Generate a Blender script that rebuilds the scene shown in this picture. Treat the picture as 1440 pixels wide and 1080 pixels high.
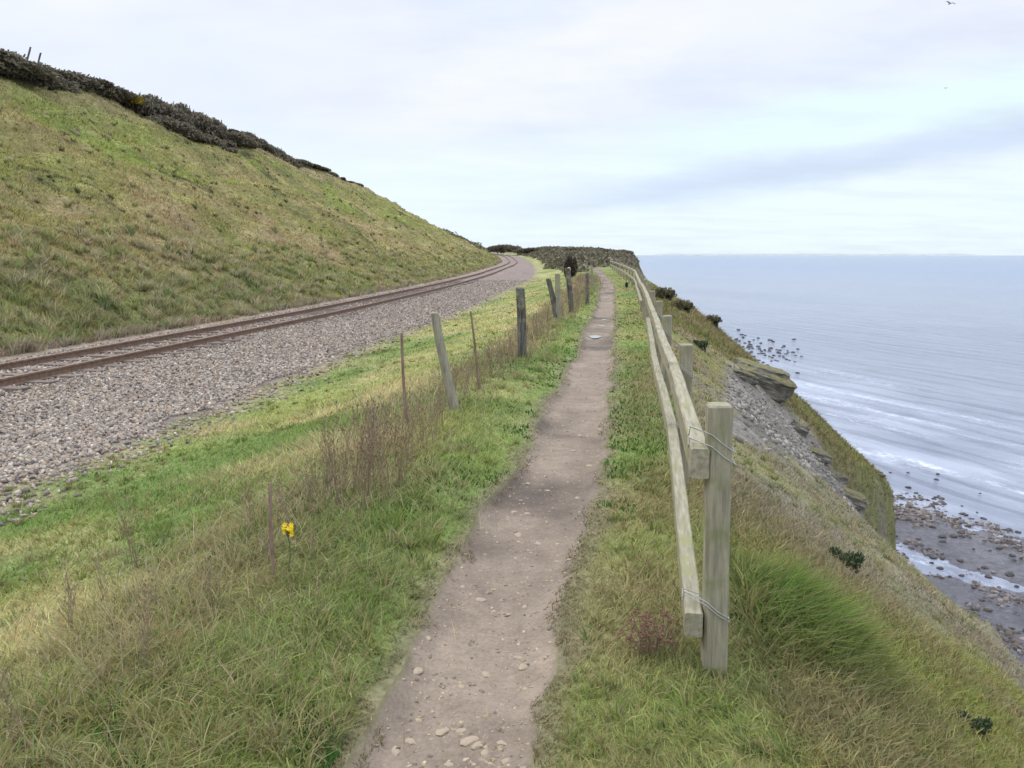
import bpy, math, random
import numpy as np
from mathutils import Vector, Matrix
rnd = random.Random(7)
R = math.radians
for o in list(bpy.data.objects): bpy.data.objects.remove(o)
C = bpy.data.collections.new('scene'); bpy.context.scene.collection.children.link(C)
sc = bpy.context.scene
# ------------------------------------------------------------------ camera, world, sun, exposure
EYE = 1.65
PITCH = math.atan(183.0/1120.0)
cd = bpy.data.cameras.new('camera'); cd.sensor_width = 36; cd.lens = 28.0
cd.clip_start = 0.05; cd.clip_end = 60000
cam = bpy.data.objects.new('camera', cd); C.objects.link(cam)
cam.location = (0, 0, EYE); cam.rotation_euler = (math.pi/2-PITCH, 0, 0)
sc.camera = cam
SUN_EL, SUN_AZ = R(42), R(-50)          # azimuth from +Y, clockwise positive
w = bpy.data.worlds.new('World'); sc.world = w; w.use_nodes = True
def build_world():
    nt = w.node_tree; nt.nodes.clear(); N = nt.nodes.new; L = nt.links.new
    def M(op, a, b=None, c=None, clamp=False):
        n = N('ShaderNodeMath'); n.operation = op; n.use_clamp = clamp
        for i, v in enumerate((a, b, c)):
            if v is None: continue
            if isinstance(v, (int, float)): n.inputs[i].default_value = v
            else: L(v, n.inputs[i])
        return n.outputs[0]
    def mix(f, a, b):
        n = N('ShaderNodeMix'); n.data_type = 'RGBA'
        for s, v in ((n.inputs[0], f), (n.inputs[6], a), (n.inputs[7], b)):
            if isinstance(v, tuple): s.default_value = (*v, 1)
            elif isinstance(v, (int, float)): s.default_value = v
            else: L(v, s)
        return n.outputs[2]
    def sstep(v, a, b):
        n = N('ShaderNodeMapRange'); n.interpolation_type = 'SMOOTHSTEP'; L(v, n.inputs[0])
        n.inputs[1].default_value = a; n.inputs[2].default_value = b; return n.outputs[0]
    tc = N('ShaderNodeTexCoord'); sep = N('ShaderNodeSeparateXYZ'); L(tc.outputs['Generated'], sep.inputs[0])
    X, Y, Z = sep.outputs
    az = M('ARCTAN2', X, Y); el = M('ARCSINE', Z)
    # cloud-layer coordinates
    zz = M('ADD', M('MAXIMUM', Z, 0.0), 0.12)
    cmb = N('ShaderNodeCombineXYZ'); L(M('DIVIDE', X, zz), cmb.inputs[0]); L(M('DIVIDE', Y, zz), cmb.inputs[1])
    def noise(vec, s, d=5, r=.55, off=(0,0,0), sc_=(1,1,1)):
        mp = N('ShaderNodeMapping'); mp.inputs['Location'].default_value = off; mp.inputs['Scale'].default_value = sc_
        L(vec, mp.inputs[0]); n = N('ShaderNodeTexNoise'); n.inputs['Scale'].default_value = s
        n.inputs['Detail'].default_value = d; n.inputs['Roughness'].default_value = r; L(mp.outputs[0], n.inputs[0]); return n.outputs[0]
    n1 = noise(cmb.outputs[0], .55, 6, .5); n2 = noise(cmb.outputs[0], 1.6, 6, .6, (3,1,0), (.7,1.3,1))
    ae = N('ShaderNodeCombineXYZ'); L(az, ae.inputs[0]); L(el, ae.inputs[1])
    n3 = noise(ae.outputs[0], 9, 6, .6, (0,0,0), (1,3.5,1))
    n4 = noise(ae.outputs[0], 4, 5, .55, (5,2,0), (1,2.2,1))
    base = mix(sstep(n1, .35, .65), (.80,.855,.985), (.91,.935,1.0))
    base = mix(M('MULTIPLY', sstep(n4, .42, .7), .55), base, (.72,.81,.97))
    # bright, slightly green-white band of thinner cloud low over the horizon
    wob = M('MULTIPLY', M('SUBTRACT', n3, .5), .05)
    low = M('SUBTRACT', 1.0, sstep(M('ADD', el, wob), .07, .17))
    base = mix(M('MULTIPLY', low, .75), base, (.83,.975,1.03))
    # second pale gap sloping upward to the right
    dgap = M('SUBTRACT', M('ADD', el, wob), M('MULTIPLY_ADD', az, .11, .105))
    gap = M('SUBTRACT', 1.0, sstep(M('ABSOLUTE', dgap), .01, .05))
    gap = M('MULTIPLY', gap, sstep(az, .0, .35))
    base = mix(M('MULTIPLY', gap, .8), base, (.80,.99,1.0))
    # grey-blue streak
    wob2 = M('MULTIPLY', M('SUBTRACT', n3, .5), .035)
    ds = M('SUBTRACT', M('ADD', el, wob2), M('MULTIPLY_ADD', az, .125, .053))
    st = M('SUBTRACT', 1.0, sstep(M('ABSOLUTE', ds), .002, .034))
    st = M('MULTIPLY', st, sstep(az, -.12, .22))
    base = mix(M('MULTIPLY', st, .8), base, (.62,.725,.93))
    sky = N('ShaderNodeTexSky'); sky.sky_type = 'NISHITA'; sky.sun_disc = False
    sky.sun_elevation = SUN_EL; sky.sun_rotation = SUN_AZ; sky.dust_density = 1.5; sky.altitude = 60
    b1 = N('ShaderNodeBackground'); L(sky.outputs[0], b1.inputs[0]); b1.inputs[1].default_value = .1
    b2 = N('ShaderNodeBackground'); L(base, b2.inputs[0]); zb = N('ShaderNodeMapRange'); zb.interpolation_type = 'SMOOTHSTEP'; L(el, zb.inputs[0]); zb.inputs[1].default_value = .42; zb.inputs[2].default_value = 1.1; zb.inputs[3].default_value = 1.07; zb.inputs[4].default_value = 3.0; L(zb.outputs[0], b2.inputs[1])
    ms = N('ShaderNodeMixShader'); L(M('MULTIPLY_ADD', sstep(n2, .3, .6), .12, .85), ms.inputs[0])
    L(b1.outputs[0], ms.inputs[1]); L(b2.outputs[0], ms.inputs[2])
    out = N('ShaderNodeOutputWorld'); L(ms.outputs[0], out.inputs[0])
build_world()
sd = bpy.data.lights.new('sun', 'SUN'); sd.energy = 1.5; sd.angle = R(18); sd.color = (1, .96, .9)
so = bpy.data.objects.new('sun', sd); C.objects.link(so); so.location = (0, 0, 60)
sdir = Vector((math.sin(SUN_AZ)*math.cos(SUN_EL), math.cos(SUN_AZ)*math.cos(SUN_EL), math.sin(SUN_EL)))
so.rotation_euler = sdir.to_track_quat('Z', 'Y').to_euler()
sc.view_settings.view_transform = 'Standard'; sc.view_settings.look = 'None'
sc.view_settings.exposure = 0.0; sc.view_settings.gamma = 1
sc.cycles.max_bounces = 6; sc.cycles.diffuse_bounces = 3; sc.cycles.transparent_max_bounces = 4
sc.cycles.volume_bounces = 0
# ------------------------------------------------------------------ helpers
def tag(o, label=None, cat=None, group=None, kind=None):
    if label: o['label'] = label
    if cat: o['category'] = cat
    if group: o['group'] = group
    if kind: o['kind'] = kind
    return o
def link(name, me, mat=None, parent=None):
    o = bpy.data.objects.new(name, me); C.objects.link(o)
    if mat is not None and me is not None and not me.materials: me.materials.append(mat)
    if parent: o.parent = parent
    return o
def thing(name, loc, label, cat, group=None, rz=0):
    o = bpy.data.objects.new(name, None); C.objects.link(o); o.location = loc; o.rotation_euler = (0, 0, rz)
    o.empty_display_size = .1
    return tag(o, label, cat, group)
def copy_tree(o, parent=None):
    c = o.copy(); C.objects.link(c)
    if parent: c.parent = parent
    for ch in o.children: copy_tree(ch, c)
    return c
def npmesh(name, V, F, col=None, smooth=True):
    """V (n,3); F list of (m,k) int arrays"""
    me = bpy.data.meshes.new(name); V = np.ascontiguousarray(V, np.float32)
    if not isinstance(F, list): F = [F]
    F = [np.asarray(f, np.int32) for f in F if len(f)]
    me.vertices.add(len(V)); me.vertices.foreach_set('co', V.ravel())
    nl = sum(f.size for f in F); nf = sum(len(f) for f in F)
    me.loops.add(nl); me.polygons.add(nf)
    me.loops.foreach_set('vertex_index', np.concatenate([f.ravel() for f in F]))
    tot = np.concatenate([np.full(len(f), f.shape[1], np.int32) for f in F])
    st = np.concatenate([[0], np.cumsum(tot)[:-1]]).astype(np.int32)
    me.polygons.foreach_set('loop_start', st)
    if smooth: me.polygons.foreach_set('use_smooth', np.ones(nf, bool))
    me.update(calc_edges=True)
    if col is not None:
        a = me.color_attributes.new('col', 'FLOAT_COLOR', 'POINT')
        c4 = np.ones((len(V), 4), np.float32); c4[:, :3] = col; a.data.foreach_set('color', c4.ravel())
    me.validate()
    return me
# value noise
def _h(ix, iy, s):
    v = np.sin(ix*127.1 + iy*311.7 + s*74.7)*43758.5453
    return v - np.floor(v)
def vn(x, y, s=0):
    ix = np.floor(x); iy = np.floor(y); fx = x-ix; fy = y-iy
    fx = fx*fx*(3-2*fx); fy = fy*fy*(3-2*fy)
    a = _h(ix, iy, s); b = _h(ix+1, iy, s); c = _h(ix, iy+1, s); d = _h(ix+1, iy+1, s)
    return (a+(b-a)*fx)*(1-fy) + (c+(d-c)*fx)*fy
def fbm(x, y, f, s=0, o=4, g=.5):
    r = 0; a = 1; t = 0
    for k in range(o):
        r = r + a*vn(x*f+17.3*k, y*f-9.1*k, s+k); t += a; a *= g; f *= 2.03
    return r/t*2-1
def sst(v, a, b):
    t = np.clip((v-a)/(b-a), 0, 1); return t*t*(3-2*t)
_fy = np.linspace(-12, 420, 8641)
def curve(keys, sm=1.0):
    k = np.array(keys, float); v = np.interp(_fy, k[:, 0], k[:, 1])
    n = max(1, int(sm/(_fy[1]-_fy[0]))); ker = np.hanning(2*n+3); ker /= ker.sum()
    vp = np.concatenate([np.full(n+1, v[0]), v, np.full(n+1, v[-1])])
    vs = np.convolve(vp, ker, 'valid')
    return lambda y: np.interp(y, _fy, vs)
# ------------------------------------------------------------------ layout lines (x as function of y)
X_RAIL = curve([(-12,-12.1),(13.3,-8.65),(29.6,-6.4),(55,-4.1),(85,-2.3),(130,.3),(155,1.1),(190,0),(230,-2.8),(270,-8),(420,-40)], 10)
Z_RAIL = curve([(-12,-.43),(85,-.43),(130,-.05),(155,.22),(190,1.0),(230,1.55),(270,1.9),(420,2.2)], 12)
X_BR = curve([(-12,-6.3),(0,-5.6),(7.4,-4.93),(10.7,-4.6),(19,-3.77),(31,-2.2),(75,1.9),(110,3.1),(150,3.6),(190,2.6),(230,-.2),(270,-5),(420,-37)], 3)
PL = curve([(-12,-1.6),(0,-.85),(2.36,-.53),(3.58,-.366),(5.26,-.146),(6.44,.09),(9.1,.45),(13,1.08),(16.6,1.48),(25.6,2.72),(44,4.9),(82,8.4),(100,9.6),(150,10.5),(420,12)], .7)
PR = curve([(-12,-.9),(0,-.2),(2.36,.0),(3.58,.27),(5.26,.585),(6.44,.81),(9.1,1.13),(13,1.66),(16.6,2.1),(25.6,3.28),(44,5.57),(82,9.1),(100,10.3),(150,11.2),(420,12.7)], .7)
_XBR = X_BR
X_BR = lambda y: _XBR(y)+.22*fbm(y, y*0, .8, 81, 3)+.12*fbm(y, y*0, 2.7, 82, 3)
_PL, _PR = PL, PR
PL = lambda y: _PL(y)+.05*fbm(y, y*0, 2.6, 61, 4)+.05*fbm(y, y*0, .7, 62, 2)
PR = lambda y: _PR(y)+.05*fbm(y, y*0, 2.9, 71, 4)+.04*fbm(y, y*0, .8, 72, 2)
XF = curve([(-12,-.6),(0,.35),(2.96,.8),(5.5,1.22),(8,1.57),(10.4,1.93),(13.7,2.42),(17,2.9),(26,4.15),(36,5.6),(50,7.1),(62,8.3),(88,10.8),(110,12),(150,13),(420,14)], .4)
XLF = curve([(-12,-2.6),(3.88,-1.23),(8.5,-.68),(13,.17),(20.2,1.05),(25.7,1.9),(44,4.1),(82,7.6),(420,9)], 1.5)
XRD = curve([(-12,-38),(60,-36.5),(100,-36.9),(150,-31),(190,-26.6),(210,-18.4),(224,-9.5),(240,-10),(270,-15),(420,-45)], 5)
ZRD = curve([(-12,14.0),(60,14.5),(100,16.3),(150,15.2),(190,12.6),(210,7.4),(224,3.2),(240,2.6),(420,3.5)], 5)
Z0 = curve([(-12,0),(85,0),(110,.8),(140,1.8),(200,2.5),(260,3.0),(420,3)], 10)
DE = curve([(-12,3.2),(7,3.35),(8.3,3.5),(11,3.85),(14,3.95),(16,4.5),(18.4,4.9),(20,4.0),(22,5.0),(25,6.9),(28,8.8),(30,9.5),(34,7.5),(38,4.8),(50,3.4),(70,3.4),(90,3.6),(110,5),(130,7.5),(150,9.5),(190,8),(260,0),(420,-20)], .35)
DG = [0,.5,1,2,3,4,5,6.5,9.5,14]
base = np.array([0,-.08,-.35,-1.1,-1.95,-2.8,-3.65,-5,-7.6,-11.5])
PROF = [(-12,base),(7,base),(11,base*1.1),(14,base*1.2),(16.5,base*1.22),(18.6,base*1.1),
 (20.2,np.array([0,-.04,-.28,-.9,-1.6,-2.5,-3.4,-4.9,-7.5,-11.5])),
 (22,np.array([0,-.04,-.2,-.7,-1.35,-2.2,-3.2,-4.7,-7.3,-11])),
 (25,np.array([0,-.03,-.1,-.5,-1.35,-2.3,-3.2,-4.5,-7,-11])),
 (30,np.array([0,-.03,-.1,-.35,-1.15,-1.95,-2.8,-4.05,-6.75,-10.5])),
 (38,np.array([0,-.03,-.1,-.5,-1.5,-2.4,-3.2,-4.5,-6.9,-10])),
 (50,np.array([0,-.03,-.1,-.5,-1.2,-2.2,-3.2,-4.5,-6.9,-10])),
 (70,np.array([0,-.03,-.1,-.4,-.75,-1.6,-2.6,-4,-6.9,-10])),
 (110,np.array([0,0,-.05,-.2,-.5,-.9,-1.6,-2.6,-5,-8])),
 (140,np.array([0,0,0,0,0,-.05,-.1,-.2,-.8,-2])),
 (420,np.array([0,0,0,0,0,0,0,-.2,-.8,-2]))]
PC = [curve([(p[0], p[1][j]) for p in PROF], .5) for j in range(len(DG))]
SEA = -55.0
def G(x, y):
    x = np.asarray(x, float); y = np.asarray(y, float); x, y = np.broadcast_arrays(x, y)
    xr = X_RAIL(y); zb = Z_RAIL(y)-.17; xbr = X_BR(y); pl = PL(y); pr = PR(y); xf = XF(y); z0 = Z0(y)
    xfoot = xr-3.3; xl = xr-1.435-1.1
    # ---- right of path
    d = np.clip(x-xf, 0, None); de = DE(y) + .25*fbm(y, y*0, .5, 31, 3) + .12*fbm(y, y*0, 2.3, 37, 2)
    dd = np.clip(np.minimum(d, de), 0, 13.9)
    pv = np.stack([c(y) for c in PC], 0); zR = np.zeros_like(x)
    for j in range(len(DG)-1):
        m = (dd >= DG[j]) & (dd <= DG[j+1]); t = (dd-DG[j])/(DG[j+1]-DG[j])
        zR = np.where(m, pv[j]*(1-t)+pv[j+1]*t, zR)
    q = np.clip(d-de, 0, None)
    q2 = q + .5*fbm(x*.5+y, y*.7, .35, 5, 3)*np.clip(q, 0, 1)
    zR = zR - np.where(q < .6, 1.5*q*q+.5*q, .84+(2.6+6*sst(y, 21.5, 24)*(1-sst(y, 31, 34)))*(q-.6)) - (.7*fbm(x, y, .8, 8, 3)+.5*fbm(x, y, 2.4, 9, 3))*np.clip(q, 0, 1)
    rough = .06*fbm(x, y, 1.1, 11, 4)*sst(d, .2, 1.2) + .10*fbm(x, y, .45, 12, 3)*sst(d, .8, 2.5)
    scar = sst(y-6.6-1.9*d, 0, 1.5)*(1-sst(y, 19.6, 21))*sst(x-.27*y, 0, .4)
    rough = rough + scar*(.10*fbm(x, y, 2.2, 13, 4) + .12*fbm(x, y, .9, 14, 3))
    zR = zR + rough + z0 + .02*fbm(x, y, 2.5, 3, 3)*sst(x-pr, 0, .2)
    zR = np.maximum(zR, SEA-3)
    # ---- path
    pc = (pl+pr)/2; hw = (pr-pl)/2
    inp = 1-sst(np.abs(x-pc), hw*.6, hw*1.15)
    zP = z0 - .055*inp + .022*fbm(x, y, 2.0, 21, 4) + .008*fbm(x, y, 9, 22, 2)
    zR = zR - .05*inp
    # ---- left verge
    t = (pl-.9-x)/np.maximum(pl-.9-xbr, .3)
    zL = z0 + .07*sst(pl-x, .05, .5)*(1-sst(t, 0, .5)) + (zb-.03-z0)*sst(t, 0, 1.0)
    lump = (.05*fbm(x, y, .9, 41, 4)+.07*fbm(x, y, .35, 42, 2))*sst(pl-x, .1, 1.0)*sst(x-xbr, -.1, .8)
    zL = zL + lump
    # ---- ballast
    zB = zb + .03*fbm(x, y, .4, 51, 3) - .10*(1-sst(x-xbr, -1.0, 0))*0 
    zB = zB - .12*sst(x-xbr, -.9, .05)*0
    # ---- left of track
    e = xl-x
    zF = zb + .04*sst(e, 0, .5)
    f = np.clip((xfoot-x)/np.maximum(xfoot-XRD(y), 2), 0, None)
    g = np.where(f < 1, f**1.12, 1-.02*(f-1))
    und = (1.1*fbm(x, y, .09, 61, 3)+.75*fbm(x*1.3, y*.7, .3, 62, 3)+.18*fbm(x, y, 1.1, 63, 3))*sst(f, .02, .3)
    und = und + .45*fbm(f*16+.3*fbm(x, y, .1, 67, 2)*3, y*.10, 1.0, 66, 3)*sst(f, .12, .3)
    tus = .16*np.abs(fbm(x, y, .8, 64, 3))*sst(f, 0, .05)+.45*np.clip(fbm(x, y, .55, 65, 3)+.1, 0, 1)*sst(f, 0, .04)*(1-sst(f, .12, .3))
    zH = zb + .04 + (ZRD(y)-zb)*g + und + tus
    z = np.where(x > pr, zR, zP)
    z = np.where(x < pl, zL, z)
    z = np.where(x < xbr, zB, z)
    z = np.where(x < xl, zF, z)
    z = np.where(x < xfoot, zH, z)
    return z
CP, SP = math.cos(PITCH), math.sin(PITCH)
def ray(px, py):
    u = (px-720)/1120.; v = (540-py)/1120.
    return Vector((u, CP+v*SP, -SP+v*CP))
def hit(px, py, t0=1.5, t1=500):
    d = ray(px, py); t = t0*1.03**np.arange(250); t = t[t < t1]
    g = G(d.x*t, d.y*t); z = EYE+d.z*t
    k = np.argmax(z < g) if np.any(z < g) else len(t)-1
    a, b = (t[k-1] if k else t[0]), t[k]
    for _ in range(14):
        m = (a+b)/2
        if EYE+d.z*m < float(G(d.x*m, d.y*m)): b = m
        else: a = m
    m = (a+b)/2; return Vector((d.x*m, d.y*m, float(G(d.x*m, d.y*m))))
def at(px, py, t):
    d = ray(px, py); return Vector((d.x*t, d.y*t, EYE+d.z*t))
# ------------------------------------------------------------------ materials
def mat_new(name):
    m = bpy.data.materials.new(name); m.use_nodes = True; nt = m.node_tree; nt.nodes.clear()
    return m, nt, nt.nodes.new, nt.links.new
def ground_mat(name, fine=(40, 8), amp=.35, bump=.5, bscale=30, rough=.95, bd=.02, stretch=(1,1,1)):
    m, nt, N, L = mat_new(name)
    at_ = N('ShaderNodeAttribute'); at_.attribute_name = 'col'
    tc = N('ShaderNodeTexCoord'); mp = N('ShaderNodeMapping'); mp.inputs['Scale'].default_value = stretch; L(tc.outputs['Object'], mp.inputs[0])
    tot = None
    for s in fine:
        n = N('ShaderNodeTexNoise'); n.inputs['Scale'].default_value = s; n.inputs['Detail'].default_value = 5
        n.inputs['Roughness'].default_value = .65; L(mp.outputs[0], n.inputs[0])
        mr = N('ShaderNodeMapRange'); L(n.outputs[0], mr.inputs[0]); mr.inputs[1].default_value = .3; mr.inputs[2].default_value = .7
        mr.inputs[3].default_value = 1-amp; mr.inputs[4].default_value = 1+amp
        if tot is None: tot = mr.outputs[0]
        else:
            mm = N('ShaderNodeMath'); mm.operation = 'MULTIPLY'; L(tot, mm.inputs[0]); L(mr.outputs[0], mm.inputs[1]); tot = mm.outputs[0]
    vm = N('ShaderNodeVectorMath'); vm.operation = 'SCALE'; L(at_.outputs['Color'], vm.inputs[0]); L(tot, vm.inputs[3])
    p = N('ShaderNodeBsdfPrincipled'); L(vm.outputs[0], p.inputs['Base Color']); p.inputs['Roughness'].default_value = rough
    p.inputs['Specular IOR Level'].default_value = .15
    bn = N('ShaderNodeTexNoise'); bn.inputs['Scale'].default_value = bscale; bn.inputs['Detail'].default_value = 6; bn.inputs['Roughness'].default_value = .7
    L(mp.outputs[0], bn.inputs[0])
    b = N('ShaderNodeBump'); b.inputs['Strength'].default_value = bump; b.inputs['Distance'].default_value = bd; L(bn.outputs[0], b.inputs['Height'])
    L(b.outputs[0], p.inputs['Normal'])
    o = N('ShaderNodeOutputMaterial'); L(p.outputs[0], o.inputs[0]); return m
def blade_mat(name, trans=.3):
    m, nt, N, L = mat_new(name); a = N('ShaderNodeAttribute'); a.attribute_name = 'col'
    d = N('ShaderNodeBsdfDiffuse'); t = N('ShaderNodeBsdfTranslucent'); mx = N('ShaderNodeMixShader'); mx.inputs[0].default_value = trans
    L(a.outputs['Color'], d.inputs[0]); L(a.outputs['Color'], t.inputs[0]); L(d.outputs[0], mx.inputs[1]); L(t.outputs[0], mx.inputs[2])
    o = N('ShaderNodeOutputMaterial'); L(mx.outputs[0], o.inputs[0]); return m
def noise_mat(name, c1, c2, scale=20, stretch=(1,1,1), rough=.85, bump=.4, bd=.01, spec=.2, c3=None, f3=.5, s3=3, rz=0):
    m, nt, N, L = mat_new(name)
    tc = N('ShaderNodeTexCoord'); mp = N('ShaderNodeMapping'); mp.inputs['Scale'].default_value = stretch; L(tc.outputs['Object'], mp.inputs[0])
    n = N('ShaderNodeTexNoise'); n.inputs['Scale'].default_value = scale; n.inputs['Detail'].default_value = 6; n.inputs['Roughness'].default_value = .65
    mr_ = N('ShaderNodeMapping'); mr_.inputs['Rotation'].default_value = (0, 0, rz); L(tc.outputs['Object'], mr_.inputs[0]); L(mr_.outputs[0], mp.inputs[0])
    L(mp.outputs[0], n.inputs[0])
    r = N('ShaderNodeValToRGB'); r.color_ramp.elements[0].position = .33; r.color_ramp.elements[1].position = .67
    r.color_ramp.elements[0].color = (*c1, 1); r.color_ramp.elements[1].color = (*c2, 1); L(n.outputs[0], r.inputs[0])
    col = r.outputs[0]
    if c3:
        n3 = N('ShaderNodeTexNoise'); n3.inputs['Scale'].default_value = s3; n3.inputs['Detail'].default_value = 5; L(tc.outputs['Object'], n3.inputs[0])
        mr = N('ShaderNodeMapRange'); mr.inputs[1].default_value = f3; mr.inputs[2].default_value = f3+.15; L(n3.outputs[0], mr.inputs[0])
        mx = N('ShaderNodeMix'); mx.data_type = 'RGBA'; L(mr.outputs[0], mx.inputs[0]); L(col, mx.inputs[6]); mx.inputs[7].default_value = (*c3, 1); col = mx.outputs[2]
    p = N('ShaderNodeBsdfPrincipled'); L(col, p.inputs['Base Color']); p.inputs['Roughness'].default_value = rough; p.inputs['Specular IOR Level'].default_value = spec
    b = N('ShaderNodeBump'); b.inputs['Strength'].default_value = bump; b.inputs['Distance'].default_value = bd; L(n.outputs[0], b.inputs['Height']); L(b.outputs[0], p.inputs['Normal'])
    o = N('ShaderNodeOutputMaterial'); L(p.outputs[0], o.inputs[0]); return m
M_GRASSG = ground_mat('turf', (30, 6), .3, .6, 40)
M_HILL = ground_mat('hill_turf', (5, 1.1, .35), .28, .9, 3.2, bd=.25, stretch=(1.0,.55,1.6))
M_PATH = ground_mat('trodden_dirt', (55, 9, 2.2), .17, .7, 45, rough=.8, bd=.012)
M_BALL = ground_mat('ballast_bed', (26, 9), .35, 1.0, 22, bd=.04)
M_CLIFF = ground_mat('clay_cliff', (14, 3.2, 1), .26, .9, 8, bd=.10)
M_BLADE = blade_mat('grass_blade', .42); M_LEAF = blade_mat('shrub_leaf', .15)
M_STONE = ground_mat('stone', (30, 90), .22, .5, 60, rough=.8, bd=.005)
M_RAILW = noise_mat('weathered_rail_timber', (.20,.185,.125), (.37,.34,.25), 34, (1.6,.12,1.6), .9, .6, .004, c3=(.25,.25,.125), f3=.54, s3=5, rz=R(9))
M_POST = noise_mat('weathered_post_timber', (.20,.185,.13), (.37,.34,.245), 48, (1,1,.10), .92, .8, .006, c3=(.185,.195,.075), f3=.54, s3=6)
M_OLD = noise_mat('old_grey_post', (.035,.034,.03), (.20,.19,.17), 30, (1,1,.12), .9, .8, .008, c3=(.28,.27,.17), f3=.55, s3=6)
M_PALE = noise_mat('lichened_post', (.20,.18,.135), (.34,.315,.25), 30, (1,1,.15), .9, .8, .006, c3=(.30,.30,.19), f3=.5, s3=6)
M_ORANGE = noise_mat('broken_orange_timber', (.30,.19,.09), (.50,.34,.18), 25, (1,1,.3), .9, .5, .004)
M_STICK = noise_mat('brown_stick', (.15,.10,.075), (.30,.22,.17), 30, (1,1,.3), .9, .5, .003)
M_RUST = noise_mat('rusty_steel', (.135,.085,.060), (.25,.165,.12), 12, (1,1,1), .7, .3, .003, spec=.4)
M_SLEEP = noise_mat('old_sleeper', (.10,.075,.06), (.22,.18,.15), 14, (1,1,1), .9, .5, .01)
M_WIRE = noise_mat('galvanised_wire', (.30,.30,.28), (.46,.46,.43), 40, (1,1,1), .5, .1, .001, spec=.6)
M_SEAROCK = noise_mat('dark_sea_rock', (.035,.032,.034), (.11,.10,.10), 1.6, (1,1,1), .75, .6, .15)
M_ROCK = noise_mat('shale_rock', (.07,.066,.055), (.30,.28,.235), 3.2, (1,1,2.5), .9, .9, .12, c3=(.17,.16,.075), f3=.56, s3=1.2)
M_TURF = noise_mat('rough_turf', (.10,.11,.045), (.24,.20,.11), 9, (1,1,1), .95, .9, .05)
M_DRY = noise_mat('dead_stem', (.17,.125,.085), (.33,.26,.18), 30, (1,1,1), .95, .2, .002)
M_SEED = noise_mat('seed_head', (.14,.085,.065), (.27,.18,.13), 60, (1,1,1), .95, .2, .002)
M_BARK = noise_mat('shrub_branch', (.055,.048,.042), (.12,.105,.09), 20, (1,1,.3), .95, .4, .01)
M_YEL = noise_mat('yellow_petals', (.75,.52,.02), (.85,.66,.04), 90, (1,1,1), .8, .1, .001)
M_STEMG = noise_mat('green_stem', (.10,.14,.04), (.16,.19,.07), 30, (1,1,1), .8, .1, .001)
M_BLACK = noise_mat('black_cloth', (.012,.012,.013), (.03,.03,.032), 30, (1,1,1), .7, .4, .004)
M_GULLW = noise_mat('gull_feathers', (.25,.26,.29), (.40,.41,.44), 8, (1,1,1), .8, .1, .002)
M_GULLD = noise_mat('gull_wingtip', (.03,.03,.035), (.06,.06,.065), 8, (1,1,1), .8, .1, .002)
M_COAST = noise_mat('far_land', (.30,.32,.34), (.42,.43,.44), .004, (1,1,6), .95, 0, .01)  # pale tone stands in for haze over the distant land
def puddle_mat():
    m, nt, N, L = mat_new('puddle_water'); p = N('ShaderNodeBsdfPrincipled'); p.inputs['Base Color'].default_value = (.16,.14,.12,1)
    p.inputs['Roughness'].default_value = .04; p.inputs['IOR'].default_value = 1.8; p.inputs['Specular IOR Level'].default_value = 1.0
    o = N('ShaderNodeOutputMaterial'); L(p.outputs[0], o.inputs[0]); return m
M_PUD = puddle_mat()
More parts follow.
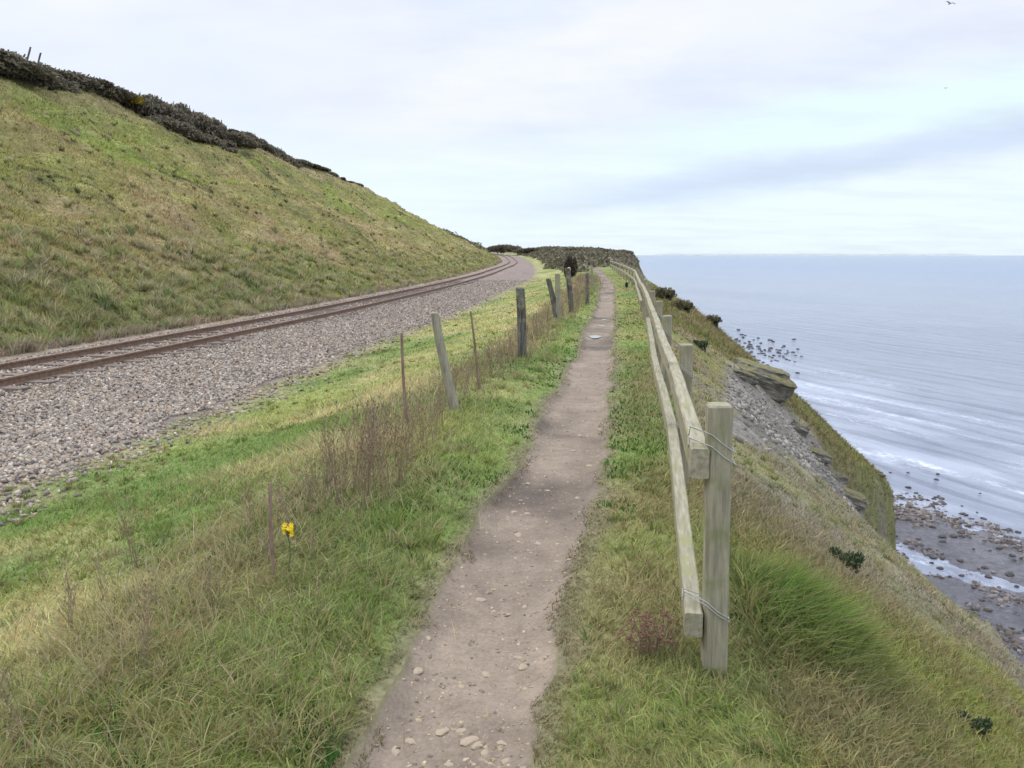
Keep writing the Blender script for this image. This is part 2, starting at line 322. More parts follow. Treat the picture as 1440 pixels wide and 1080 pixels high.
# ------------------------------------------------------------------ ground colours
def lerp(a, b, t): return a*(1-t[..., None]) + np.asarray(b)*t[..., None]
GR = np.array((.130,.185,.052)); YG = np.array((.250,.265,.088)); ST = np.array((.40,.335,.19)); BR = np.array((.175,.13,.085))
DG_ = np.array((.045,.075,.022)); GREY = np.array((.235,.215,.19)); ROCK = np.array((.21,.195,.175)); DIRT = np.array((.225,.180,.138))
def SCARM(x, y, d, n2): return sst(y-6.3-1.9*d+1.3*n2, -.3, .9)*(1-sst(y+.3*n2, 19.6, 20.5))*sst(x-.268*y+.25*n2, -.1, .25)
def LUSH(x, y): return np.exp(-(((x-1.30)/.42)**2+((y-3.55)/.50)**2)**1.5)
def gcol(x, y):
    """local ground/vegetation colour"""
    x = np.asarray(x, float); y = np.asarray(y, float)
    xr = X_RAIL(y); xbr = X_BR(y); pl = PL(y); pr = PR(y); xf = XF(y); xfoot = xr-3.3; xl = xr-2.535
    n1 = fbm(x, y, .35, 101, 4); n2 = fbm(x, y, 1.3, 102, 4); n3 = fbm(x, y, .09, 103, 3); n4 = fbm(x, y, .6, 104, 4)
    c = np.broadcast_to(GR, x.shape+(3,)).copy()
    # left verge
    n5 = fbm(x, y, 1.1, 105, 3); v = lerp(c, YG, np.clip(.5+1.3*n1+1.0*n5, 0, 1)); v = lerp(v, (.07,.105,.03), np.clip(-.55+2.0*fbm(x, y, .9, 106, 4), 0, .75)); v = lerp(v, ST, np.clip(.24+.9*n4+.7*n2, 0, .75))
    band = np.exp(-((x-XLF(y)+.18)/.42)**2)*(.45+.55*sst(y, 3.5, 5))
    v = lerp(v, BR*1.25, np.clip(band*(.42+.6*n2), 0, .7))
    nearp = sst(pl-x, 1.1, .1)*1.0
    nearp = 1-sst(pl-x, .35, 1.1+.7*(1-sst(y, 4, 6)))
    v = lerp(v, (.098,.175,.042), np.clip(nearp*(.45+1.0*n4), 0, .85))
    edge = 1-sst(x-xbr, 0, .9); v = lerp(v, (.25,.21,.145), edge*np.clip(.7+.9*n2, 0, 1))
    # right strip between path and fence, and bank beyond
    d = x-xf
    r = lerp(c, YG, np.clip(.40+.9*n1+.5*n2, 0, 1)); r = lerp(r, (.25,.19,.12), np.clip(.18+1.0*n4+.4*n2, 0, .75))
    s = lerp(np.broadcast_to(np.array((.23,.235,.075)), c.shape), (.265,.225,.13), np.clip(.5+1.3*n4+.7*n2, 0, 1))
    s = lerp(s, YG, np.clip(-.2+1.0*n1+.6*n2, 0, .8)*(1-sst(y, 7, 10)))
    s = lerp(s, (.105,.185,.038), np.clip(LUSH(x, y)*(1.0+.4*n2), 0, 1)*.9)
    s = lerp(s, (.265,.24,.185), sst(y, 4.2, 6.5)*(1-sst(y, 11, 13))*np.clip(.6+.9*n2, 0, 1)*sst(d, .1, .5)*.8)
    bank = sst(y, 19.8, 21.2); s = lerp(s, (.15,.15,.06), bank*np.clip(.75+.5*n2, 0, 1))
    s = lerp(s, (.215,.16,.095), bank*np.clip(.1+1.0*n4, 0, .7))
    scar = SCARM(x, y, d, n2)
    rk = lerp(np.broadcast_to(np.array((.215,.198,.175)), c.shape), (.33,.305,.26), np.clip(.2+1.6*n2+.3*n4, 0, 1))
    rk = lerp(rk, (.095,.088,.08), np.clip(-.15+1.4*n4, 0, .8))
    s = lerp(s, rk, scar)
    de = DE(y); cl = sst(d-de-(.8+1.5*n4)*sst(y, 20.5, 22), .15, .9); s = lerp(s, lerp(rk, (.20,.155,.10), np.clip(.3+n2, 0, .8)), cl)
    r = np.where((d > .25)[..., None], lerp(r, (0,0,0), d*0)*0+s, r)
    t = sst(d, -.1, .35); r = r*1.0
    # path
    pn = fbm(x, y, .9, 111, 4); p = lerp(np.broadcast_to(DIRT, c.shape), (.10,.08,.066), np.clip(.12+2.0*pn, 0, .9))
    p = lerp(p, (.27,.215,.165), np.clip(-.1+1.2*n2, 0, .5))
    eb = .10*fbm(x, y, 3.0, 112, 3); v = lerp(v, (.16,.135,.09), (1-sst(pl-x+eb, .0, .16))*.8); r = lerp(r, (.16,.135,.09), (1-sst(x-pr+eb, .0, .16))*.8*(x < xf))
    # ballast
    b = lerp(np.broadcast_to(np.array((.19,.155,.135)), c.shape), (.25,.20,.175), np.clip(.5+n2, 0, 1))
    # verge beyond the track and hill
    f = np.clip((xfoot-x)/np.maximum(xfoot-XRD(y), 2), 0, 1.3)
    h = lerp(np.broadcast_to(np.array((.225,.222,.075)), c.shape), (.30,.235,.12), np.clip(.38+1.3*n3+.8*n1, 0, 1)*.85)
    sk = fbm(x*.55+y*.18, y*.35-x*.1, .5, 121, 4)
    h = lerp(h, (.20,.245,.055), np.clip(.05+1.9*sk+.4*n1, 0, .95)*sst(f, .35, .55))
    h = lerp(h, (.05,.058,.032), np.clip(-.75+3.2*fbm(x*.7, y*.5, .42, 122, 4)+.5*n2, 0, .92)*sst(f, .25, .5))
    h = lerp(h, (.15,.155,.06), np.clip(-.2+1.6*fbm(x, y, .18, 123, 4)+.6*n2, 0, .8))
    h = lerp(h, (.31,.24,.14), np.clip(.15+1.2*n4, 0, .8)*(1-sst(f, .3, .5))*sst(f, .1, .2))
    h = lerp(h, (.20,.21,.085), (1-sst(f, .06, .2))*np.clip(.65+.7*n2, 0, 1)*.8)
    h = lerp(h, (.29,.225,.135), sst(f, .75, .92)*.6)
    vv = lerp(np.broadcast_to(np.array((.25,.205,.165)), c.shape), (.2,.16,.1), np.clip(.4+n2, 0, 1))
    out = np.where((x > pr)[..., None], r, p); out = np.where((x < pl)[..., None], v, out)
    out = np.where((x < xbr)[..., None], b, out); out = np.where((x < xl)[..., None], vv, out); out = np.where((x < xfoot)[..., None], h, out)
    far = sst(y, 88, 105)*(x > X_BR(y)+3)   # scrubby headland
    out = lerp(out, (.14,.12,.085), far*np.clip(.8+.5*n2, 0, 1))
    return out
# ------------------------------------------------------------------ ground sheets
ys = [-8.0]
while ys[-1] < 400: ys.append(ys[-1]+max(.07, abs(ys[-1])*.011 if ys[-1] > 0 else .15))
ys = np.array(ys)
def sheet(name, cols, mat, kind='structure', wob=0):
    """cols: function y -> array of x (len(y), ncol)"""
    X = cols(ys); Y = np.repeat(ys[:, None], X.shape[1], 1)
    Z = G(X, Y); n, m = X.shape
    V = np.stack([X, Y, Z], -1).reshape(-1, 3)
    i = np.arange(n*m).reshape(n, m)
    F = np.stack([i[:-1, :-1], i[:-1, 1:], i[1:, 1:], i[1:, :-1]], -1).reshape(-1, 4)
    o = link(name, npmesh(name, V, F, gcol(X, Y).reshape(-1, 3)), mat); o['kind'] = kind; return o
def span(fa, fb, n, p=1.0):
    t = np.linspace(0, 1, n)**p
    return lambda y: fa(y)[:, None]*(1-t)+fb(y)[:, None]*t
XFOOT = lambda y: X_RAIL(y)-3.3
XL = lambda y: X_RAIL(y)-2.535
EPS = 1e-4
def pw(y, k, a=.05): return a*fbm(y, y*0+k, 1.7, 131+k, 4)
sheet('hillside', span(lambda y: XRD(y)-45, lambda y: XFOOT(y)-EPS, 170, .75), M_HILL)
sheet('trackside_verge', span(lambda y: XFOOT(y)-EPS, lambda y: XL(y)-EPS, 8), M_GRASSG)
sheet('ballast_bed', span(lambda y: XL(y)-EPS, lambda y: X_BR(y)-EPS, 36), M_BALL)
sheet('grass_verge', span(lambda y: X_BR(y)-EPS, lambda y: PL(y)-EPS, 80), M_GRASSG)
sheet('dirt_path', span(lambda y: PL(y)-EPS, lambda y: PR(y)+EPS, 22), M_PATH)
sheet('clifftop_grass', span(lambda y: PR(y)+EPS, lambda y: XF(y)+.25, 16), M_GRASSG)
def cliffcols(y):
    a = np.linspace(0, 1, 90); b = np.concatenate([np.linspace(0.03, 3, 26), np.linspace(3.4, 25, 40)])
    x0 = XF(y)+.25; x1 = XF(y)+np.maximum(DE(y), .6)
    return np.concatenate([x0[:, None]*(1-a)+x1[:, None]*a, x1[:, None]+b], 1)
sheet('cliff_slope', cliffcols, M_CLIFF)
# ------------------------------------------------------------------ sea, beach, far coast, haze
def sea_mat():
    m, nt, N, L = mat_new('sea_water')
    def Mt(op, a, b=None, clamp=False):
        n = N('ShaderNodeMath'); n.operation = op; n.use_clamp = clamp
        for i, v in enumerate((a, b)):
            if v is None: continue
            if isinstance(v, (int, float)): n.inputs[i].default_value = v
            else: L(v, n.inputs[i])
        return n.outputs[0]
    def ss(v, a, b, c=0., d=1.):
        n = N('ShaderNodeMapRange'); n.interpolation_type = 'SMOOTHSTEP'; L(v, n.inputs[0])
        for k, q in zip((1,2,3,4), (a,b,c,d)): n.inputs[k].default_value = q
        return n.outputs[0]
    tc = N('ShaderNodeTexCoord'); geo = tc.outputs['Object']
    mp = N('ShaderNodeMapping'); mp.vector_type = 'TEXTURE'; mp.inputs['Rotation'].default_value = (0, 0, R(21.6)); L(geo, mp.inputs[0])
    sp = N('ShaderNodeSeparateXYZ'); L(mp.outputs[0], sp.inputs[0])      # x' = distance off shore, y' = along shore
    def noise(s, sx, sy, d=5, r=.6, off=0):
        q = N('ShaderNodeMapping'); q.inputs['Scale'].default_value = (sx, sy, 1); q.inputs['Location'].default_value = (off, off, 0); L(mp.outputs[0], q.inputs[0])
        n = N('ShaderNodeTexNoise'); n.inputs['Scale'].default_value = s; n.inputs['Detail'].default_value = d; n.inputs['Roughness'].default_value = r; L(q.outputs[0], n.inputs[0]); return n.outputs[0]
    off = sp.outputs[0]
    wv = noise(.12, 1, .16, 4, .6); wv2 = noise(.6, 1, .3, 5, .65, 7); rip = noise(3.0, 1, .5, 4, .65, 3)
    h = Mt('ADD', Mt('MULTIPLY', wv, 1.6), Mt('ADD', Mt('MULTIPLY', wv2, .45), Mt('MULTIPLY', rip, .10)))
    wt = N('ShaderNodeTexWave'); wt.wave_type = 'BANDS'; wt.bands_direction = 'X'; wt.inputs['Scale'].default_value = .024; wt.inputs['Distortion'].default_value = 9.0
    wt.inputs['Detail'].default_value = 4; wt.inputs['Detail Scale'].default_value = 1.2; wt.inputs['Detail Roughness'].default_value = .65
    wq = N('ShaderNodeMapping'); wq.inputs['Scale'].default_value = (1, .28, 1); L(mp.outputs[0], wq.inputs[0]); L(wq.outputs[0], wt.inputs[0]); crest = wt.outputs[1]
    h = Mt('ADD', h, Mt('MULTIPLY', crest, .35))
    b = N('ShaderNodeBump'); b.inputs['Strength'].default_value = 1.0; b.inputs['Distance'].default_value = 1.0; L(h, b.inputs['Height'])
    # foam: broken lines parallel to the shore, fading with distance
    prox = ss(Mt('ADD', off, Mt('MULTIPLY', noise(.01, 1, 1, 3, .5, 40), 80)), 190, 420, 1., 0.)
    fl = Mt('MULTIPLY', ss(noise(.055, 1, .13, 6, .62, 12), .47, .66), ss(noise(.28, 1, .6, 6, .7, 2), .30, .65))
    soft = ss(noise(.035, 1, .3, 5, .55, 30), .42, .62)
    foam = Mt('MULTIPLY', prox, Mt('ADD', Mt('MULTIPLY', Mt('MULTIPLY', fl, ss(noise(1.1, 1, .5, 5, .75, 19), .38, .58)), 1.0), Mt('MULTIPLY', soft, .30)), True)
    # base colour: milky near shore, bluer and darker far out; slow bands
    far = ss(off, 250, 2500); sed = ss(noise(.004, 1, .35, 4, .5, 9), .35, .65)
    def mix(f, a, b_):
        n = N('ShaderNodeMix'); n.data_type = 'RGBA'
        for s, v in ((n.inputs[0], f), (n.inputs[6], a), (n.inputs[7], b_)):
            if isinstance(v, tuple): s.default_value = (*v, 1)
            elif isinstance(v, (int, float)): s.default_value = v
            else: L(v, s)
        return n.outputs[2]
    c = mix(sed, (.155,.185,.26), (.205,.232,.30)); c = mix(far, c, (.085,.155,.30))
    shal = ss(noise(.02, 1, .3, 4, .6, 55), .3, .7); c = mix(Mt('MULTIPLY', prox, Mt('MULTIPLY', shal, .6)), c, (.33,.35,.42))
    c = mix(ss(wv, .42, .6, 0., .4), c, (.125,.15,.21)); c = mix(Mt('MULTIPLY', ss(crest, .62, .95), Mt('MULTIPLY', ss(noise(.02, 1, .4, 3, .5, 71), .35, .6), ss(off, 300, 1500, .6, .1))), c, (.085,.105,.155))  # dark wave faces painted into the base colour as wave shading
    c = mix(ss(wv2, .55, .7, 0., .25), c, (.34,.38,.45))
    c = mix(foam, c, (.62,.66,.74))
    p = N('ShaderNodeBsdfPrincipled'); L(c, p.inputs['Base Color']); p.inputs['IOR'].default_value = 1.33
    L(ss(foam, 0, .6, .18, .7), p.inputs['Roughness']); L(b.outputs[0], p.inputs['Normal'])
    o = N('ShaderNodeOutputMaterial'); L(p.outputs[0], o.inputs[0]); return m
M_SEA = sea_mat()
def disc():
    rr = np.concatenate([[0], np.geomspace(30, 34000, 60)]); na = 96
    a = np.linspace(0, 2*math.pi, na, endpoint=False)
    V = np.stack([rr[1:, None]*np.cos(a), rr[1:, None]*np.sin(a), np.full((60, na), SEA)], -1).reshape(-1, 3)
    i = np.arange(60*na).reshape(60, na); j = np.roll(i, -1, 1)
    F = np.stack([i[:-1], i[1:], j[1:], j[:-1]], -1).reshape(-1, 4)
    V = np.vstack([V, [[0, 0, SEA]]]); T = np.stack([np.full(na, len(V)-1), i[0], j[0]], -1)
    return npmesh('sea', V, [F, T])
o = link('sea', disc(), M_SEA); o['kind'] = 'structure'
# beach: shore platform that dips in and out of the water
def shore_off(x, y):
    a = R(21.6); return x*math.cos(a)+y*math.sin(a)
def beach_h(x, y):
    s = shore_off(x, y); al = -x*math.sin(R(21.6))+y*math.cos(R(21.6))
    edge = 148 + 7*fbm(al, al*0, .02, 201, 3) + 5*fbm(x, y, .06, 202, 3)
    edge = np.where(al > 175, edge-14*sst(al, 128, 150), edge)
    edge = edge - 26*sst(al, 128, 175) + 45*sst(al, 350, 380)*(1-sst(al, 420, 450))*0
    z = (edge-s)*.02
    z = np.clip(z, -1.2, .45) + .16*fbm(x, y, .25, 203, 4) + .10*fbm(x, y, .8, 204, 3)
    # standing wet sand strip nearer the cliff
    dip = np.exp(-((s-edge+24+6*fbm(al, al*0, .05, 206, 2))/5.5)**2)
    return SEA + z - 1.0*dip*(.6+.6*fbm(x, y, .12, 205, 3))
def beach():
    xs_ = np.linspace(10, 150, 300); yy = np.linspace(40, 330, 520)
    X, Y = np.meshgrid(xs_, yy); Z = beach_h(X, Y); n, m = X.shape
    i = np.arange(n*m).reshape(n, m); F = np.stack([i[:-1, :-1], i[:-1, 1:], i[1:, 1:], i[1:, :-1]], -1).reshape(-1, 4)
    nn = fbm(X, Y, .5, 210, 4); n5 = fbm(X, Y, .12, 211, 3)
    c = lerp(np.broadcast_to(np.array((.095,.093,.107)), X.shape+(3,)), (.19,.185,.205), np.clip(.4+nn, 0, 1))
    c = lerp(c, (.05,.045,.048), np.clip(1.2*nn+.5*n5, 0, .8))
    return npmesh('shingle_beach', np.stack([X, Y, Z], -1).reshape(-1, 3), F, c.reshape(-1, 3))
M_BEACH = ground_mat('wet_shingle', (3, 1.1), .3, 1.0, 2.2, rough=.3, bd=.35)
o = link('shingle_beach', beach(), M_BEACH); o['kind'] = 'structure'
def rock_mesh(name, seed, r=(1,1,.7), sub=2, rough=.35):
    import bmesh
    bm = bmesh.new(); bmesh.ops.create_icosphere(bm, subdivisions=sub, radius=1)
    rs = np.random.RandomState(seed); k = rs.randn(14, 3); k /= np.linalg.norm(k, axis=1)[:, None]; lim = .62+.33*rs.rand(14)
    for v in bm.verts:
        c = np.array(v.co); 
        for q in range(14):
            dd = c@k[q]
            if dd > lim[q]: c = c-(dd-lim[q])*k[q]
        c = c*(1+rough*.25*rs.randn()*.4); v.co = Vector(c*np.array(r))
    me = bpy.data.meshes.new(name); bm.to_mesh(me); bm.free()
    for p in me.polygons: p.use_smooth = False
    return me
bmesh_ = [rock_mesh('boulder', s, (1,.8,.55)) for s in range(5)]
for b_ in bmesh_: b_.materials.append(M_SEAROCK)
bpx = [(1197,649,5),(1277,665,5),(1319,667,7),(1317,675,7),(1277,686,9),(1288,694,7),(1293,697,5),(1317,700,7),(1313,702,7),(1305,704,6),(1324,702,9),(1315,709,10),(1327,709,8),(1320,698,5),
 (1353,723,9),(1358,725,9),(1350,729,6),(1383,730,9),(1374,721,5),(1378,694,4),(1353,712,5),(1431,749,10),(1415,764,7),(1405,773,10),(1392,776,6),(1424,783,11),(1426,790,8),(1343,735,6),(1369,774,6),(1252,665,5),(1241,672,4),(1250,690,5),
 (1231,703,9),(1260,712,8),(1292,717,6),(1255,735,8),(1245,748,6),(1258,755,9),(1300,775,10),(1296,769,8),(1325,757,12),(1340,756,12),(1325,763,9),(1353,756,9),(1363,757,8),(1312,785,12),(1322,800,10),(1350,790,10),(1352,810,9),(1385,800,10),(1390,812,12),(1420,810,14),(1430,825,9),(1400,838,9),(1370,830,10),(1380,848,10),(1283,772,8),(1270,780,9),(1275,785,8),(1257,759,6),(1335,812,8),(1310,792,8),
 (1070,497,4),(1076,500,4),(1082,494,4),(1088,500,4),(1060,502,5),(1066,507,5),(1073,510,4),(1092,492,3),(1097,497,3),(1102,503,3),(1085,508,4),(1079,514,4),(1062,514,5),(1055,508,5),(1048,500,5),(1040,497,5),(1045,488,4),(1035,480,3),(1048,472,3),(1110,507,3),(1118,509,3),(1100,489,3),(1107,493,3),(1054,497,4),(1094,508,3),(1068,490,3),(1058,490,4)]
for _ in range(60):
    a_ = rnd.random(); bpx.append((1032+a_*95+rnd.uniform(-12, 12), 478+a_*26+rnd.gauss(0, 8), rnd.uniform(2.5, 5)))
for k, (px, py, s) in enumerate(bpx):
    d = ray(px, py); t = (SEA-EYE)/d.z; X_, Y_ = d.x*t, d.y*t
    z = max(SEA, float(beach_h(np.array(X_), np.array(Y_))))
    o = link('boulder', bmesh_[k % 5]); r_ = s/1120*t*(.52 if py > 530 else .72)
    o.location = (X_, Y_, z+r_*.1); o.scale = (r_*1.1, r_*.95, r_*.95); o.rotation_euler = (0, 0, rnd.random()*6.3)
    if py < 520: tag(o, 'small dark boulder in the far rock patch showing above the surf beyond the cliff bank', 'boulder', 'far boulders in the surf')
    elif py > 700 and not (px > 1340 and py < 795 and px > 1330 and py-px*.9 < -480): tag(o, 'dark boulder lying on the wet shingle beach below the cliff', 'boulder', 'boulders on the shingle beach')
    else: tag(o, 'dark boulder standing in the shallow surf just off the shingle beach', 'boulder', 'boulders in the shallow surf')
# beach pebbles (uncountable)
def scatter_rocks(name, P, S, cols, seed, mat, flat=.65):
    rs = np.random.RandomState(seed); n = len(P)
    t = (1+5**.5)/2
    ico = np.array([(-1,t,0),(1,t,0),(-1,-t,0),(1,-t,0),(0,-1,t),(0,1,t),(0,-1,-t),(0,1,-t),(t,0,-1),(t,0,1),(-t,0,-1),(-t,0,1)], float); ico /= np.linalg.norm(ico[0])
    fc = np.array([(0,11,5),(0,5,1),(0,1,7),(0,7,10),(0,10,11),(1,5,9),(5,11,4),(11,10,2),(10,7,6),(7,1,8),(3,9,4),(3,4,2),(3,2,6),(3,6,8),(3,8,9),(4,9,5),(2,4,11),(6,2,10),(8,6,7),(9,8,1)])
    q = rs.randn(n, 4); q /= np.linalg.norm(q, axis=1)[:, None]; a, b, c, d = q.T
    Rm = np.stack([1-2*(c*c+d*d), 2*(b*c-a*d), 2*(b*d+a*c), 2*(b*c+a*d), 1-2*(b*b+d*d), 2*(c*d-a*b), 2*(b*d-a*c), 2*(c*d+a*b), 1-2*(b*b+c*c)], -1).reshape(n, 3, 3)
    jit = 1+.34*rs.randn(n, 12, 1); V = ico[None]*np.clip(jit, .5, 1.5)*np.stack([np.ones(n), .6+.4*rs.rand(n), .45+.4*rs.rand(n)], -1)[:, None]
    V = np.einsum('nij,nkj->nki', Rm, V); V[..., 2] *= flat+.3; V = V*S[:, None, None]+P[:, None]
    F = (fc[None]+12*np.arange(n)[:, None, None]).reshape(-1, 3)
    me = npmesh(name, V.reshape(-1, 3), F, np.repeat(cols, 12, 0), smooth=False)
    return link(name, me, mat)
rs = np.random.RandomState(5)
n = 45000; bx_ = rs.uniform(40, 110, n); by_ = rs.uniform(70, 210, n); bz = beach_h(bx_, by_)
k = (bz > SEA-.12) & (rs.rand(n) < .25+1.6*fbm(bx_, by_, .12, 220, 3)); bx_, by_, bz = bx_[k], by_[k], bz[k]
cc = np.array([.13,.115,.11])*(.5+1.3*rs.rand(len(bx_), 1)) + np.array([.02,.012,0])*rs.rand(len(bx_), 1)
o = scatter_rocks('beach_cobbles', np.stack([bx_, by_, bz], -1), (.10+.75*rs.rand(len(bx_))**3), cc, 3, M_STONE, .5); tag(o, kind='stuff')
# far coast along the horizon, distance haze put into its pale colour
def coast():
    az = np.linspace(R(10), R(31), 140); r0, r1 = 26000., 28000.
    hh = 55+30*np.clip(fbm(az*60, az*0, 1.0, 301, 4)+.1, 0, 1)
    hh = hh*sst(az, R(9), R(11))*(1-sst(az, R(29), R(31)))
    rows = [(r0, np.zeros(140)), (r0+200, hh*.8), (r0+900, hh), (r1, np.zeros(140))]
    V = np.concatenate([np.stack([r*np.sin(az), r*np.cos(az), SEA+.5+h], -1) for r, h in rows]); i = np.arange(560).reshape(4, 140)
    F = np.stack([i[:-1, :-1], i[:-1, 1:], i[1:, 1:], i[1:, :-1]], -1).reshape(-1, 4)
    return npmesh('distant_coast', V, F)
o = link('distant_coast', coast(), M_COAST); o['kind'] = 'structure'
# ------------------------------------------------------------------ grass
def blades(name, P, H, W, lean, cols, seed, mat=M_BLADE):
    """P (n,3) roots; H heights; W widths; lean (n,2) horizontal tip offset"""
    rs = np.random.RandomState(seed); n = len(P)
    a = rs.rand(n)*math.pi; wv = np.stack([np.cos(a), np.sin(a), np.zeros(n)], -1)*W[:, None]*.5
    L3 = np.concatenate([lean, np.zeros((n, 1))], 1); up = np.zeros((n, 3)); up[:, 2] = H
    P = P - np.array([0, 0, .01])
    mid = P+up*.62+L3*.32; tip = P+up+L3
    V = np.stack([P-wv, P+wv, mid-wv*.75, mid+wv*.75, tip], 1).reshape(-1, 3)
    b = 5*np.arange(n)[:, None]; Q = b+np.array([[0,1,3,2]]); T = b+np.array([[2,3,4]])
    return link(name, npmesh(name, V, [Q, T], np.repeat(cols, 5, 0), smooth=False), mat)
def polar(n, r0, r1, a0, a1, seed, p=None):
    rs = np.random.RandomState(seed)
    r = r0*(r1/r0)**rs.rand(n); a = rs.uniform(a0, a1, n)
    return r*np.sin(a), r*np.cos(a), r, rs
def vary(c, rs, amt=.25, straw=.12):
    n = len(c); c = c*(1+amt*rs.randn(n, 1)).clip(.35, 1.8); c = c*(1+.08*rs.randn(n, 3))
    k = rs.rand(n) < straw; c[k] = c[k]*.3+np.array((.42,.35,.20))*.7
    return c.clip(.01, .8)
# near verge + strip + near slope
x, y, r, rs = polar(520000, 1.7, 75, R(-40), R(37), 1)
pl, pr, xf, xbr = PL(y), PR(y), XF(y), X_BR(y); d = x-xf
n2 = fbm(x, y, 1.3, 102, 4); n4 = fbm(x, y, .6, 104, 4); n6 = fbm(x, y, 3.5, 140, 3)
k = ((x < pl+.03+.13*n6+.05*n4) & (x > xbr-.15+.35*n2)) | ((x > pr-.03-.13*n6-.05*n4) & (d < .4))
x, y, r, pl, pr, xf, xbr, d, n2, n4, n6 = [v[k] for v in (x, y, r, pl, pr, xf, xbr, d, n2, n4, n6)]
nn = len(x); z = G(x, y)
dist_path = np.where(x < pl, pl-x, x-pr); short = sst(dist_path, -.02, .45); edgeb = sst(x-xbr, 0, .8)
tall = np.exp(-((x-XLF(y))/.5)**2)
long_ = np.clip(.5+1.2*n4, .15, 1.2)
H = (.022+.048*short*long_*np.where(x < pl, 1, .85)+.03*tall*long_)*rs.uniform(.5, 1.4, nn)*(.5+.5*edgeb)
W = (.0022+.0009*r)*rs.uniform(.7, 1.4, nn)
la = fbm(x, y, 1.6, 150, 3)*4+rs.randn(nn)*1.1+1.0; lm = H*rs.uniform(.4, 2.0, nn)
c = gcol(np.where(x < pl, np.minimum(x, pl-.02), np.maximum(x, pr+.02)), y)*1.5; c = lerp(c, (.20,.175,.095), (1-sst(dist_path, -.02, .16))*np.clip(.5+n6, 0, 1)); c = vary(c, rs, .30, .13)
o = blades('grass', np.stack([x, y, z], -1), H, W, np.stack([np.cos(la)*lm, np.sin(la)*lm], -1), c, 11); tag(o, kind='stuff')
# cliff slope grass
x, y, r, rs = polar(330000, 2.6, 60, R(4), R(40), 2)
d = x-XF(y); de = DE(y); n2 = fbm(x, y, 1.3, 102, 4); n4 = fbm(x, y, .6, 104, 4)
dens = np.where(y < 20.3, np.clip(.42+.9*n4+.6*n2, .05, 1)*(1-.96*SCARM(x, y, d, n2)), .9); dens = np.where(y < 6, .95, dens)
k = (d > .2) & (d < de+.35+3.0*sst(y, 20.6, 22)*(1-sst(y, 31, 34))) & (rs.rand(len(x)) < dens)
x, y, r, d, n2, n4 = [v[k] for v in (x, y, r, d, n2, n4)]; nn = len(x); z = G(x, y)
lush = LUSH(x, y)
H = ((.03+.04*np.clip(.5+n4, 0, 1))*(1-.42*sst(y, 4.2, 6)*(1-sst(y, 18, 20)))+.12*lush+.07*sst(y, 20, 22))*rs.uniform(.5, 1.4, nn)
W = (.0022+.0010*r)*rs.uniform(.7, 1.4, nn)
la = -.5+fbm(x, y, 1.2, 151, 3)*2.5*(1-.7*lush)+rs.randn(nn)*(2.2-1.25*lush); lm = H*rs.uniform(.3, 1.5, nn)*(1+.2*lush)
c = vary(gcol(x, y)*1.2, rs, .28, .13)
o = blades('slope_grass', np.stack([x, y, z], -1), H, W, np.stack([np.cos(la)*lm, np.sin(la)*lm], -1), c, 12); tag(o, kind='stuff')
# hill grass
x, y, r, rs = polar(420000, 13, 235, R(-42), R(2), 3)
xfoot = XFOOT(y); f = (xfoot-x)/np.maximum(xfoot-XRD(y), 2)
k = (f > -.015) & (f < 1.03); x, y, r, f = [v[k] for v in (x, y, r, f)]; nn = len(x); z = G(x, y)
cl = fbm(x, y, .9, 160, 3); foot = 1-sst(f, .05, .22)
H = (.07+.12*np.clip(.4+cl, 0, 1)+.10*foot*np.clip(.5+1.5*cl, 0, 1.3))*rs.uniform(.5, 1.3, nn)
W = (.004+.00095*r)*rs.uniform(.7, 1.5, nn)
la = R(-10)+rs.randn(nn)*1.3+cl; lm = H*rs.uniform(.3, 1.3, nn)
c = vary(gcol(x, y)*1.32, rs, .26, .10)
g_ = (foot*np.clip(cl*2, 0, 1) > .3) & (rs.rand(nn) < .6); c[g_] = c[g_]*.5+np.array((.26,.25,.17))*.5
o = blades('hill_grass', np.stack([x, y, z], -1), H, W, np.stack([np.cos(la)*lm, np.sin(la)*lm], -1), c, 13); tag(o, kind='stuff')
# tussocks: fans of blades rising from one root, among the shorter grass
def tufts(name, cx, cy, hgt, rad, nb, wid, cols, seed):
    rs = np.random.RandomState(seed); n = len(cx); i = np.repeat(np.arange(n), nb); m = len(i)
    a = rs.rand(m)*2*math.pi; q = np.sqrt(rs.rand(m))*.35*rad[i]; x = cx[i]+q*np.cos(a); y = cy[i]+q*np.sin(a); z = G(x, y)
    H = hgt[i]*rs.uniform(.45, 1.25, m); a2 = a+rs.randn(m)*.5; lm = rad[i]*rs.uniform(.3, 1.3, m)
    c = vary(cols[i], rs, .22, .14); o = blades(name, np.stack([x, y, z], -1), H, wid[i]*rs.uniform(.7, 1.3, m), np.stack([np.cos(a2)*lm, np.sin(a2)*lm], -1), c, seed+1); tag(o, kind='stuff')
x, y, r, rs = polar(11000, 1.7, 45, R(-40), R(34), 31)
pl, pr, xf, xbr = PL(y), PR(y), XF(y), X_BR(y); d = x-xf; n4 = fbm(x, y, .8, 190, 4)
k = (((x < pl-.08) & (x > xbr+.1)) | ((x > pr+.1) & (d < DE(y)))) & (rs.rand(len(x)) < .35+.9*n4) & ~(rs.rand(len(x)) < 1.3*SCARM(x, y, d, n4))
x, y, r = x[k], y[k], r[k]; nn = len(x); b_ = np.abs(x-XLF(y)) < .7
tint = np.array([(.13,.20,.045),(.22,.24,.07),(.36,.30,.17),(.27,.22,.13),(.10,.17,.05)])[rs.choice(5, nn, p=[.3,.28,.2,.1,.12])]
tint[b_ & (rs.rand(nn) < .45)] = (.36,.31,.18)
hh = rs.uniform(.025, .075, nn)*(1+.6*b_); 
